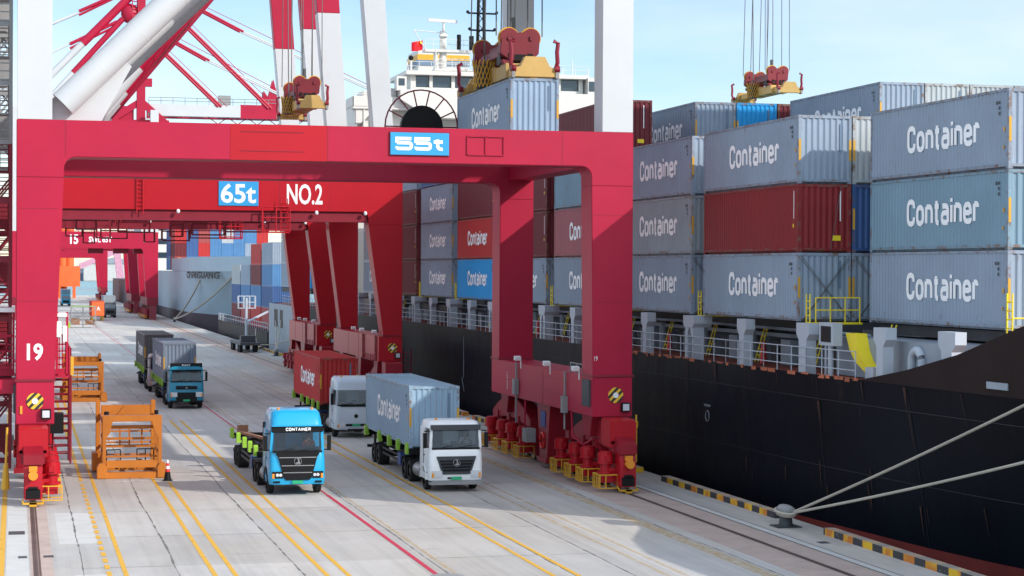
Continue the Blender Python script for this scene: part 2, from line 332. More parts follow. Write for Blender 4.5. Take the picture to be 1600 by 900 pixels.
    def ladder(s, a, b, w=.45, side=(1, 0, 0), r=.025, step=.3):
        a = Vector(a); b = Vector(b); sd = Vector(side).normalized()*w/2
        s.tube(a-sd, b-sd, r, n=5, cap=False); s.tube(a+sd, b+sd, r, n=5, cap=False); n = int((b-a).length/step)
        for i in range(1, n): p = a.lerp(b, i/n); s.tube(p-sd, p+sd, r*.8, n=4, cap=False)
        return s
    def bevel(s, w=.03, seg=2):
        ed = [e for e in s.bm.edges if len(e.link_faces) == 2 and e.calc_face_angle(0) > .6]
        bmesh.ops.bevel(s.bm, geom=ed, offset=w, segments=seg, affect='EDGES', clamp_overlap=True); return s
    def build(s, name, mat, parent=None, world=True, bevel=0, **tags):
        if bevel: s.bevel(bevel)
        me = bpy.data.meshes.new(name)
        if parent is not None and world:
            q = world_loc(parent); bmesh.ops.translate(s.bm, verts=s.bm.verts, vec=-q)
        s.bm.to_mesh(me); s.bm.free()
        me.set_sharp_from_angle(angle=R(40))
        for m in (mat if isinstance(mat, (list, tuple)) else [mat]): me.materials.append(M[m] if isinstance(m, str) else m)
        o = bpy.data.objects.new(name, me); COL.objects.link(o)
        if parent is not None: o.parent = parent
        for k, v in tags.items(): o[k] = v
        return o
def islands_local(mb, name, mat, parent):
    bmesh.ops.translate(mb.bm, verts=mb.bm.verts, vec=world_loc(parent)); islands(mb, name, mat, parent)
def islands(mb, name, mat, parent, minsize=0):
    """each loose piece becomes a part of its own"""
    bm = mb.bm; bm.verts.ensure_lookup_table(); seen = set(); q = world_loc(parent)
    for v in bm.verts:
        if v in seen: continue
        st_ = [v]; comp = []; seen.add(v)
        while st_:
            a = st_.pop(); comp.append(a)
            for e in a.link_edges:
                o_ = e.other_vert(a)
                if o_ not in seen: seen.add(o_); st_.append(o_)
        ix = {a: i for i, a in enumerate(comp)}; fs = {f for a in comp for f in a.link_faces}
        me = bpy.data.meshes.new(name); me.from_pydata([a.co-q for a in comp], [], [[ix[w] for w in f.verts] for f in fs])
        me.materials.append(M[mat]); sm = [f.smooth for f in fs]; me.polygons.foreach_set('use_smooth', sm); me.set_sharp_from_angle(angle=R(40))
        o = bpy.data.objects.new(name, me); COL.objects.link(o); o.parent = parent
    bm.free()
def world_loc(o):
    v = Vector((0, 0, 0))
    while o is not None: v += Vector(o.location); o = o.parent
    return v
def tag(o, label, cat, group=None):
    o['label'] = label; o['category'] = cat
    if group: o['group'] = group
    return o
def thing(name, label, cat, loc=(0, 0, 0), group=None, rz=0):
    o = bpy.data.objects.new(name, None); COL.objects.link(o); o.location = loc; o.rotation_euler = (0, 0, rz); o.empty_display_size = .2
    return tag(o, label, cat, group)
def struct(o): o['kind'] = 'structure'; return o
def dup(root, loc, label, rz=None, group=None, swap=None):
    def cp(o, par):
        c = o.copy(); COL.objects.link(c)
        if par is not None: c.parent = par
        for ch in [k for k in ALLCH.get(o.name, [])]: cp(ch, c)
        return c
    c = cp(root, None); c.location = loc; c['label'] = label
    if rz is not None: c.rotation_euler = (0, 0, rz)
    if group: c['group'] = group
    return c
ALLCH = {}
def index_children(root):
    ALLCH.clear()
    for o in bpy.data.objects:
        if o.parent is not None: ALLCH.setdefault(o.parent.name, []).append(o)

_txt = {}
# stencil letters as painted strokes: (relative width, strokes); a stroke is (points, rounded, closed)
GL = {'C': (1, [([(1, .70), (1, 1), (0, 1), (0, 0), (1, 0), (1, .30)], 1, 0)]), 'O': (1, [([(0, 0), (1, 0), (1, 1), (0, 1)], 1, 1)]),
 'o': (.92, [([(0, 0), (1, 0), (1, .72), (0, .72)], 1, 1)]), 'n': (.88, [([(0, 0), (0, .74)], 0, 0), ([(.05, .72), (1, .72), (1, 0)], 1, 0)]),
 't': (.55, [([(.35, .97), (.35, 0), (1, 0)], 1, 0), ([(-.15, .72), (1, .72)], 0, 0)]), 'a': (.88, [([(.05, .72), (1, .72), (1, 0)], 1, 0), ([(1, .42), (0, .42), (0, 0), (1, 0)], 1, 0)]),
 'i': (0, [([(0, 0), (0, .74)], 0, 0), ([(0, .88), (0, 1.04)], 0, 0)]), 'e': (.9, [([(1, .30), (1, .72), (0, .72), (0, 0), (1, 0), (1, .14)], 1, 0), ([(.12, .37), (.9, .37)], 0, 0)]),
 'r': (.5, [([(0, 0), (0, .74)], 0, 0), ([(.05, .72), (1, .72), (1, .58)], 1, 0)]), '1': (.5, [([(0, .76), (.75, 1), (.75, 0)], 0, 0)]),
 '2': (1, [([(0, .74), (0, 1), (1, 1), (1, .55), (.02, .02)], 1, 0), ([(0, 0), (1, 0)], 0, 0)]), '5': (1, [([(1, 1), (0, 1), (0, .58)], 0, 0), ([(0, .58), (1, .58), (1, 0), (0, 0), (0, .2)], 1, 0)]),
 '6': (1, [([(1, .8), (1, 1), (0, 1), (0, 0), (1, 0), (1, .58), (.02, .58)], 1, 0)]), '9': (1, [([(0, .2), (0, 0), (1, 0), (1, 1), (0, 1), (0, .42), (.98, .42)], 1, 0)]),
 'N': (1.05, [([(0, 0), (0, 1)], 0, 0), ([(0, 1), (1, 0)], 0, 0), ([(1, 0), (1, 1)], 0, 0)]), '.': (0, [([(0, -.02), (0, .10)], 0, 0)]), 'S': (1, [([(1, .8), (1, 1), (0, 1), (0, .5), (1, .5), (1, 0), (0, 0), (0, .2)], 1, 0)]),
 'W': (1.4, [([(0, 1), (.25, 0), (.5, .8), (.75, 0), (1, 1)], 0, 0)]), 'L': (.8, [([(0, 1), (0, 0), (1, 0)], 0, 0)]), 'T': (1, [([(0, 1), (1, 1)], 0, 0), ([(.5, 1), (.5, 0)], 0, 0)]),
 'E': (.85, [([(1, 1), (0, 1), (0, 0), (1, 0)], 0, 0), ([(0, .5), (.9, .5)], 0, 0)]), 'A': (1.05, [([(0, 0), (.5, 1), (1, 0)], 0, 0), ([(.2, .33), (.8, .33)], 0, 0)]),
 'R': (1, [([(0, 0), (0, 1)], 0, 0), ([(0, 1), (1, 1), (1, .5), (0, .5)], 1, 0), ([(.5, .5), (1, 0)], 0, 0)]), 'I': (0, [([(0, 0), (0, 1)], 0, 0)]), ' ': (.35, [])}
def _round(pts, r, closed, n=5):
    out = []; m = len(pts)
    for i, p in enumerate(pts):
        if not closed and i in (0, m-1): out.append(p); continue
        a = Vector(pts[i-1]); b = Vector(p); c = Vector(pts[(i+1) % m]); la = (a-b).length; lc = (c-b).length
        ka = .5 if closed or 0 < i-1 else .95; kc = .5 if closed or i+1 < m-1 else .95
        q = min(r, la*ka, lc*kc); s_ = b+(a-b).normalized()*q; e_ = b+(c-b).normalized()*q
        for k in range(n+1):
            t = k/n; out.append(tuple(s_*(1-t)**2+b*2*t*(1-t)+e_*t*t))
    return out
def stroke_mesh(body, width, height, mat, th, gap):
    ws = [GL[c][0] for c in body]; n = len(body); u = (width-n*th-(n-1)*gap)/sum(ws); x = -width/2+th/2; bm = bmesh.new(); dz = 0.0
    for c, w in zip(body, ws):
        for pts, rnd, closed in GL[c][1]:
            P_ = [(x+p[0]*w*u, -height/2+th/2+p[1]*(height-th)) for p in pts]
            if rnd: P_ = _round(P_, max(w*u*.5, th*.6), closed)
            m = len(P_); L_ = []; dz += .0004
            for i in range(m):
                p = Vector(P_[i]); a = Vector(P_[i-1]) if (closed or i) else None; b = Vector(P_[(i+1) % m]) if (closed or i < m-1) else None
                d1 = (p-a).normalized() if a is not None and (p-a).length > 1e-6 else None; d2 = (b-p).normalized() if b is not None and (b-p).length > 1e-6 else None
                d1 = d1 or d2; d2 = d2 or d1; t = (d1+d2); t = t.normalized() if t.length > 1e-4 else d1
                nrm = Vector((-t.y, t.x)); k = th/2/max(.45, nrm.dot(Vector((-d1.y, d1.x))))
                L_.append([bm.verts.new((p.x+s_*nrm.x*k, -.003-dz % .002, p.y+s_*nrm.y*k)) for s_ in (-1, 1)])
            for i in range(m if closed else m-1):
                a, b = L_[i], L_[(i+1) % m]; bm.faces.new((a[0], b[0], b[1], a[1]))
        x += w*u+th+gap
    bmesh.ops.recalc_face_normals(bm, faces=bm.faces)
    me = bpy.data.meshes.new('lettering'); bm.to_mesh(me); bm.free(); me.materials.append(M[mat]); return me
def text_mesh(body, width, height, mat, bold=.02, depth=.004):
    key = (body, width, height, mat, bold)
    if key in _txt: return _txt[key]
    if body in ('Container', 'CONTAINER', '55t'):
        th = {'Container': .21, '55t': .15, '65t': .27, 'NO.2': .26, '19': .17, '15': .36, 'SWL 65T': .22, 'CONTAINER': .035}.get(body, .2)*(height/{'Container': 1.1, '55t': .6, '65t': 1.35, 'NO.2': 1.5, '19': .74, '15': 1.9, 'SWL 65T': 1.15, 'CONTAINER': .15}.get(body, 1))
        _txt[key] = stroke_mesh(body, width, height, mat, th, th*.42); return _txt[key]
    cu = bpy.data.curves.new('lettering', 'FONT'); cu.body = body; cu.size = 1; cu.offset = bold; cu.extrude = .01; cu.resolution_u = 3
    o = bpy.data.objects.new('lettering', cu); COL.objects.link(o); bpy.context.view_layer.update()
    me = bpy.data.meshes.new_from_object(o.evaluated_get(bpy.context.evaluated_depsgraph_get()))
    bpy.data.objects.remove(o)
    xs = [v.co.x for v in me.vertices]; ys = [v.co.y for v in me.vertices]
    cx = (min(xs)+max(xs))/2; cy = (min(ys)+max(ys))/2; kx = width/(max(xs)-min(xs)); ky = height/(max(ys)-min(ys))
    for v in me.vertices: v.co = ((v.co.x-cx)*kx, -depth if v.co.z > 0 else 0.0, (v.co.y-cy)*ky)
    me.materials.clear(); me.materials.append(M[mat]); me.name = 'lettering'
    _txt[key] = me; return me
def text(body, width, height, loc, mat='white_letter', face='-y', parent=None, name='lettering', bold=.02, world=True):
    o = bpy.data.objects.new(name, text_mesh(body, width, height, mat, bold)); COL.objects.link(o)
    o.rotation_euler = (0, 0, R(-90) if face == '-x' else 0); l = Vector(loc)
    if parent is not None:
        o.parent = parent
        if world: l = l-world_loc(parent)
    o.location = l; return o

# ------------------------------------------------------------------ quay, markings, sea
q = MB(); q.box(-700, 30.75, -60, 790, -5, 0); struct(q.build('quay', 'concrete'))
q = MB(); q.bm.faces.new([q.bm.verts.new(p) for p in ((-6000, -800, -3.2), (9000, -800, -3.2), (9000, 9000, -3.2), (-6000, 9000, -3.2))]); struct(q.build('sea', 'water'))
def ribbon(mb, x, y0, y1, w, z=.004, jag=0.0, step=2.0, x2=None):
    x2 = x if x2 is None else x2
    n = max(1, int(abs(y1-y0)/step)) if jag else 1; L_ = []; R_ = []; wk = 0.0
    for i in range(n+1):
        t = i/n; y = y0+(y1-y0)*t; wk = (wk+random.uniform(-jag, jag)*.8)*.9; c = x+(x2-x)*t+wk; ww = w*(random.choice((.25, .5, .8, 1, 1.7)) if jag else 1)/2
        L_.append(mb.bm.verts.new((c-ww, y, z))); R_.append(mb.bm.verts.new((c+ww, y, z)))
    for i in range(n): mb.bm.faces.new((L_[i], R_[i], R_[i+1], L_[i+1]))
def xribbon(mb, y, x0, x1, w, z=.004, jag=.02, step=.8):
    n = max(1, int(abs(x1-x0)/step)); A = []; B = []
    for i in range(n+1):
        x = x0+(x1-x0)*i/n; c = y+random.uniform(-jag, jag); ww = w*random.uniform(.4, 1.4)/2
        A.append(mb.bm.verts.new((x, c-ww, z))); B.append(mb.bm.verts.new((x, c+ww, z)))
    for i in range(n): mb.bm.faces.new((A[i], A[i+1], B[i+1], B[i]))
k = MB()
for x, y0, y1 in ((5.26, -20, 400), (9.21, -20, 700), (13.92, -20, 700), (17.9, 40, 300), (19.85, -20, 500), (24.6, -20, 500), (2.2, 40, 300), (-2.6, 40, 300)):
    ribbon(k, x, y0, y1, .055, .004, jag=.022, step=.5)
for yy in [76.6+7.9*i for i in range(-6, 30)]:
    for xa, xb in ((2.2, 5.2), (5.3, 9.1), (9.3, 13.85), (14.0, 19.8), (19.9, 24.5)):
        if random.random() < .8: xribbon(k, yy+random.uniform(-.05, .05), xa, xb, .045)
for i in range(26):   # short cracks
    x = random.uniform(3, 26); y = random.uniform(62, 150); xribbon(k, y, x, x+random.uniform(.3, 1.6), .035, .004, .05, .25)
struct(k.build('pavement_joint', 'crack'))
yl = MB()
for x, y0, y1 in ((3.53, -20, 158), (6.36, -20, 98), (7.02, -20, 96), (9.93, -20, 135), (10.62, -20, 135), (17.18, -20, 135), (18.0, -20, 135)):
    ribbon(yl, x, y0, y1, .16, .008)
ribbon(yl, -.45, -20, 170, .2, .008)
for i in range(40):
    y = 56+i*1.55
    if y < 96: ribbon(yl, 3.0, y, y+1.0, .17, .008)
ribbon(yl, 3.0, 97, 158, .16, .008)
struct(yl.build('yellow_line', 'line_yellow'))
yl = MB()
for x, w in ((14.14, .14), (20.9, .15), (21.5, .15)): ribbon(yl, x, -20, 200, w, .008)
ribbon(yl, 24.2, -20, 140, .55, .006); struct(yl.build('faded_line', 'line_faint'))
yl = MB(); ribbon(yl, 13.48, -20, 89, .17, .010); ribbon(yl, 13.48, 89, 400, .10, .010); struct(yl.build('red_line', 'line_red'))
yl = MB()
for x in (16.6, 19.4, 22.6, 23.4): ribbon(yl, x, 122, 330, .13, .012)
for y in (99.2, 96.6, 104): xribbon(yl, y, 4.4, 8.8, .5, .006, .0)
for i in range(7): xribbon(yl, 88+i*1.3, 9.5, 10.1, .10, .012, .02)
struct(yl.build('white_line', 'line_white'))
pt = MB()
for x0, x1, y0, y1 in ((1.55, 2.95, 75, 84.5), (1.9, 3.1, 60, 67.3), (3.6, 8.6, 178, 186), (1.0, 9, 200, 207), (10, 20, 212, 221), (2, 12, 238, 246)):
    pt.box(x0, x1, y0, y1, -.002, .003)
pt.box(-.3, .45, 40, 88, -.002, .002); struct(pt.build('pavement_patch', 'patch'))
pt = MB(); pt.box(.5, 1.25, 0, 400, -.002, .0035); pt.box(25.2, 28.0, 0, 520, -.002, .0025); struct(pt.build('rail_bedding', 'patch_warm'))
# rails in their grooves
rl = MB()
for x in (.72, 26.85):
    ribbon(rl, x-.09, -20, 780, .09, .0075); ribbon(rl, x+.09, -20, 780, .07, .0075); rl.box(x-.035, x+.035, -20, 780, 0, .03)
struct(rl.build('crane_rail', 'rail_steel'))
rl = MB(); ribbon(rl, 28.05, -20, 600, .07, .008); ribbon(rl, 28.48, -20, 600, .05, .008)
struct(rl.build('cable_trench', 'crack'))
rl = MB(); rl.box(28.1, 28.4, -20, 600, -.002, .018); struct(rl.build('trench_cover', 'patch'))
pt = MB()
for x0, x1, y0, y1 in ((-.25, .35, 78, 79), (.95, 1.3, 71.6, 72.1), (.1, .4, 71.6, 72.1), (28.9, 29.3, 69.5, 70)): pt.box(x0, x1, y0, y1, 0, .009)
struct(pt.build('drain_cover', 'grey_dark'))
pt = MB(); bmesh.ops.create_circle(pt.bm, cap_ends=True, radius=.55, segments=24, matrix=Matrix.Translation((13.75, 64.6, .012))); struct(pt.build('manhole_cover', 'grey_box'))
kerbs = [(-10, 57), (57.2, 71.9), (77.0, 91.9), (96, 113), (116, 133), (136, 153), (156, 173), (176, 193), (196, 213), (216, 233), (236, 253), (256, 273)]
for a, b in kerbs:
    kk = MB(); kk.box(30.0, 30.42, a, b, 0, .26); kk.bevel(.04, 2); struct(kk.build('kerb', 'kerb'))
fz = MB()
for y in range(60, 300, 12):
    fz.tube((31.15, y, -.9), (31.15, y+2.2, -.9), .42, n=14)
struct(fz.build('quay_fender', 'rubber'))
# bollards
def bollard(loc):
    t = thing('bollard', 'dark cast bollard holding the two long mooring ropes at the quay edge', 'bollard', loc, 'bollards along the quay edge')
    b = MB(); b.box(-.5, .5, -.45, .45, 0, .05); b.tube((0, 0, .05), (0, 0, .55), .28, .22, n=16); b.build('post', 'grey_dark', t, world=False)
    b = MB()
    rings = []
    for x_, r_ in ((-.45, .12), (-.38, .2), (0, .23), (.38, .2), (.45, .12)):
        rings.append([Vector((r_*1.25*math.cos(a*math.pi/6), x_, .66+r_*math.sin(a*math.pi/6))) for a in range(12)])
    b.loft(rings, smooth=True); b.build('horn', 'grey_box', t, world=False); return t
b0 = bollard((29.45, 74.4, 0))
index_children(b0)
for n_, y in enumerate((114.5, 154.5, 234.5, 254.5, 390)):
    dup(b0, (29.45, y, 0), 'dark bollard at the quay edge, number %d beyond the crane numbered 19' % (n_+1) if n_ < 2 else ('dark bollard with white ropes near the far stern' if n_ == 2 else 'dark bollard by the small container feeder' if n_ == 3 else 'distant bollard holding the bow ropes of the pale blue ship'))

def rope(pts, r, label, name='mooring_rope', sag=.0, group='mooring ropes', n=14):
    a, b = Vector(pts[0]), Vector(pts[1]); mb = MB(); P_ = []
    for i in range(n+1):
        t = i/n; p = a.lerp(b, t); p.z -= sag*4*t*(1-t); P_.append(p)
    mb.path(P_, r, 7); return tag(mb.build(name, 'rope'), label, 'rope', group)

# ------------------------------------------------------------------ containers
CL, CW, CH = 12.19, 2.438, 2.935
def corr(mb, length, z0, z1, face, base, depth, pitch_, off=0.0, flip=1, mi=0):
    """trapezoid corrugation along an axis; face 'x' -> panel at x=base running along y"""
    n = int(length/pitch_); pitch_ = length/n; prof = []
    for i in range(n):
        a = -length/2+i*pitch_
        prof += [(a, 0), (a+pitch_*.26, 0), (a+pitch_*.5, 1), (a+pitch_*.76, 1)]
    prof.append((length/2, 0)); lo = []; hi = []
    for t, d in prof:
        c = base-flip*depth*d
        p = (c, t) if face == 'x' else (t, c)
        lo.append(mb.bm.verts.new((p[0], p[1]+off if face == 'x' else p[1], z0))); hi.append(mb.bm.verts.new((p[0], p[1]+off if face == 'x' else p[1], z1)))
    for i in range(len(prof)-1): mb.bm.faces.new((lo[i], lo[i+1], hi[i+1], hi[i])).material_index = mi
_cm = {}
def cont_meshes(col):
    if col in _cm: return _cm[col]
    out = {}
    def fin(key, mb, mat):
        me = bpy.data.meshes.new(key); bmesh.ops.recalc_face_normals(mb.bm, faces=mb.bm.faces); mb.bm.to_mesh(me); mb.bm.free(); me.materials.append(M[mat]); out[key] = me
    h = CW/2; l = CL/2
    f = MB()
    for sx in (-1, 1):
        for sy in (-1, 1):
            f.box(sx*h, sx*(h-.12), sy*l, sy*(l-.16), .12, CH-.12)
        f.box(sx*h, sx*(h-.06), -l+.16, l-.16, .085, .20); f.box(sx*h, sx*(h-.06), -l+.16, l-.16, CH-.10, CH-.004)
    for sy in (-1, 1):
        f.box(-h+.12, h-.12, sy*l, sy*(l-.08), CH-.13, CH-.004); f.box(-h+.12, h-.12, sy*l, sy*(l-.10), .085, .19)
    f.box(-h+.16, h-.16, -l+.2, l-.2, .003, .16)
    fin('frame', f, 'contf_'+col)
    for nm, sx in (('side_panel', -1), ('side_panel_b', 1)):
        p = MB(); corr(p, CL-.32, .20, CH-.10, 'x', sx*(h-.012), .040, .29, 0, sx); fin(nm, p, 'cont_'+col)
    for nm, sy in (('end_panel', -1), ('end_panel_b', 1)):
        p = MB(); corr(p, CW-.24, .19, CH-.13, 'y', sy*(l-.015), .05, .245, 0, sy); fin(nm, p, 'cont_'+col)
    p = MB(); p.box(-h+.06, h-.06, -l+.08, l-.08, CH-.035, CH-.02)
    for i in range(28):
        y = -l+.4+i*(CL-.8)/27; p.box(-h+.15, h-.15, y-.08, y+.08, CH-.02, CH-.005)
    fin('roof', p, 'cont_'+col)
    p = MB(); p.box(-.09, .09, -.09, .09, -.06, .06); p.box(-.045, .045, -.093, .093, -.03, .03); p.box(-.093, .093, -.045, .045, -.03, .03); fin('corner_casting', p, 'contf_'+col)
    # one-mesh version for the small far ones
    a = MB(); a.box(-h+.03, h-.03, -l+.03, l-.03, .18, CH-.03)
    corr(a, CL-.2, .16, CH-.08, 'x', -(h-.0), .03, .29, 0, -1); corr(a, CW-.1, .16, CH-.1, 'y', -(l-.0), .03, .27, 0, -1)
    a.box(-h-.005, -h+.06, -l, l, .02, .17); a.box(-h-.005, -h+.06, -l, l, CH-.09, CH); a.box(h-.06, h, -l, l, .02, .17); a.box(h-.06, h, -l, l, CH-.09, CH)
    for sx in (-1, 1): a.box(sx*(h+.006), sx*(h-.12), -l-.006, -l+.12, 0, CH+.001)
    a.box(-h+.12, h-.12, -l-.004, -l+.05, CH-.1, CH); a.box(-h+.12, h-.12, -l-.004, -l+.05, .02, .15)
    fin('far', a, 'cont_'+col)
    out['far'].materials[0] = M['cont_'+col]
    _cm[col] = out; return out
def child(name, me, parent, loc=(0, 0, 0), rz=0):
    o = bpy.data.objects.new(name, me); COL.objects.link(o); o.parent = parent; o.location = loc; o.rotation_euler = (0, 0, rz); return o
_decal = {}
def decal(w, h, mat, face='-x'):
    k = (w, h, mat, face)
    if k not in _decal:
        b = MB()
        if face == '-x': b.box(-.004, 0, -w/2, w/2, -h/2, h/2)
        else: b.box(-w/2, w/2, -.004, 0, -h/2, h/2)
        me = bpy.data.meshes.new('decal'); b.bm.to_mesh(me); b.bm.free(); me.materials.append(M[mat]); _decal[k] = me
    return _decal[k]
def container(col, loc, label, group, letters=True, full=True, deco=True, rz=0):
    """loc = bottom centre"""
    ms = cont_meshes(col)
    if not full:
        o = bpy.data.objects.new('container', ms['far']); COL.objects.link(o); o.location = loc; o.rotation_euler = (0, 0, rz); tag(o, label, 'container', group)
        if letters: text('Container', 6.3, 1.06, (-CW/2-.004, -.65, 1.55), face='-x', parent=o, world=False)
        return o
    t = thing('container', label, 'container', loc, group, rz)
    child('frame', ms['frame'], t); child('side_panel', ms['side_panel'], t); child('side_panel', ms['side_panel_b'], t)
    child('end_panel', ms['end_panel'], t); child('end_panel', ms['end_panel_b'], t); child('roof', ms['roof'], t)
    for sx in (-1, 1):
        for sy in (-1, 1):
            for z in (.06, CH-.06): child('corner_casting', ms['corner_casting'], t, (sx*(CW/2-.088), sy*(CL/2-.088), z))
    if letters: text('Container', 6.3, 1.10, (-CW/2+.006, -.65, 1.55), face='-x', parent=t, world=False, bold=.035)
    if deco:
        x = -CW/2+.006; y = -CL/2
        for dy, z, w, h, m in ((.75, 2.45, .10, .12, 'grey_dark'), (.95, 2.45, .10, .12, 'grey_dark'), (.75, 2.25, .10, .12, 'grey_dark'), (.75, 2.05, .1, .12, 'grey_dark')):
            if col not in ('darkred', 'maroon'): child('marking', decal(w, h, m), t, (x, y+dy, z))
        if col in ('darkred', 'maroon'):
            child('marking', decal(.16, .16, 'yellow_bright'), t, (x, y+.55, 1.15))
            child('marking', decal(.06, 1.2, 'white_letter'), t, (x, y+.50, 2.05))
            child('marking', decal(.38, .22, 'yellow_bright', '-y'), t, (.55, y-.0005, .62)); child('marking', decal(.05, 1.3, 'white_letter', '-y'), t, (.72, y-.0005, 2.0))
        else:
            child('marking', decal(.12, .16, 'yellow'), t, (x, y+.35, 1.45)); child('marking', decal(.09, .12, 'yellow'), t, (x, y+.4, .8))
            child('marking', decal(.1, .9, 'yellow', '-y'), t, (-CW/2+.065, y-.004, 1.45)); child('marking', decal(.1, .9, 'yellow', '-y'), t, (CW/2-.065, y-.004, 1.45))
            child('marking', decal(.09, 1.2, 'midtone', '-y'), t, (CW/2-.5, y+.008, 2.0))
    return t
P('seam', (.55, .56, .57), rough=.6)
P('midtone', (.13, .20, .29), rough=.6)

# container stacks of the black ship -------------------------------------------------
Z0 = 7.93; TP = 2.95
BAYS = {1: 66.85, 2: 80.9, 3: 94.9, 4: 109.0, 5: 123.1, 6: 137.3, 7: 151.5, 8: 165.7, 9: 179.9}
ordn = ['zeroth', 'first', 'second', 'third', 'fourth', 'fifth', 'sixth', 'seventh', 'eighth', 'ninth', 'tenth', 'eleventh', 'twelfth', 'thirteenth']
tiers = ['bottom', 'second', 'third', 'fourth']
cname = {'skyblue': 'sky blue', 'greyblue': 'grey-blue', 'grey': 'grey', 'teal': 'teal grey', 'lightblue': 'light blue', 'pale': 'pale grey', 'darkred': 'dark red', 'red': 'red', 'brick': 'brick red',
         'pinkred': 'faded pinkish red', 'maroon': 'maroon', 'blue': 'bright blue', 'navy': 'navy', 'midblue': 'mid blue', 'royal': 'royal blue'}
def ship_cont(bay, row, tier, col, letters=True, full=True, x=None):
    xx = 32.5+2.5*row if x is None else x
    lab = '%s container, %s tier, %s stack from the quay, %s bay from the bow' % (cname[col], tiers[tier], ordn[row+1], ordn[bay] if bay else 'foremost')
    return container(col, (xx+CW/2, BAYS[bay]+CL/2, Z0+TP*tier), lab, 'containers stacked on the black ship', letters, full, full)
outer = {2: ['greyblue', 'darkred', 'greyblue'], 3: ['greyblue', 'grey', 'greyblue'], 4: ['greyblue', 'pinkred', 'teal', 'maroon'],
         5: ['greyblue', 'maroon', 'maroon', 'grey'], 6: ['blue', 'red', 'maroon', 'grey'], 7: ['greyblue', 'greyblue', 'greyblue', 'navy'],
         8: ['maroon', 'maroon', 'maroon', 'greyblue'], 9: ['greyblue', 'grey', 'greyblue', 'grey']}
for t_, c_ in enumerate(['greyblue', 'teal', 'greyblue']): ship_cont(1, 1, t_, c_)          # bow bay stands one row further in
for t_, c_ in enumerate(['lightblue', 'teal', 'lightblue']): ship_cont(1, 2, t_, c_, False)
for r_ in range(3, 8): ship_cont(1, r_, 2, random.choice(['grey', 'greyblue', 'darkred']), False, False)
for b_, cols in outer.items():
    for t_, c_ in enumerate(cols):
        dark = c_ in ('darkred', 'maroon', 'navy', 'teal') or (b_ == 4 and t_ == 3)
        ship_cont(b_, 0, t_, c_, (not dark) and not (t_ == 3), b_ <= 8)
for t_, c_ in enumerate(['greyblue', 'navy', 'pale']): ship_cont(2, 1, t_, c_, False)
for t_, c_ in enumerate(['lightblue', 'teal', 'lightblue']): ship_cont(3, 1, t_, c_, False)
for r_ in range(2, 4): ship_cont(2, r_, 2, 'grey', False, False)
ship_cont(3, 4, 3, 'greyblue', True); 
for r_, c_ in ((5, 'pale'), (6, 'pale'), (7, 'grey')): ship_cont(3, r_, 3, c_, False)
ship_cont(3, 4, 2, 'greyblue', False, False); ship_cont(3, 2, 2, 'grey', False, False); ship_cont(3, 3, 2, 'grey', False, False)
ship_cont(4, 2, 3, 'greyblue', True); ship_cont(4, 3, 3, 'blue', False); ship_cont(4, 4, 3, 'maroon', False)
for r_ in (1, 2, 3, 4): ship_cont(4, r_, 2, 'grey', False, False)
for b_ in range(5, 10):
    for r_ in range(1, 6): ship_cont(b_, r_, 3, random.choice(['grey', 'maroon', 'navy', 'greyblue']), False, False)
BAYS.update({10: 214, 11: 228, 12: 242})
for b_ in (10, 11, 12):
    for t_ in range(4): ship_cont(b_, 0, t_, [['greyblue', 'grey', 'maroon', 'grey'], ['blue', 'greyblue', 'grey', 'greyblue'], ['greyblue', 'grey', 'grey', 'darkred']][b_-10][t_], False, False)

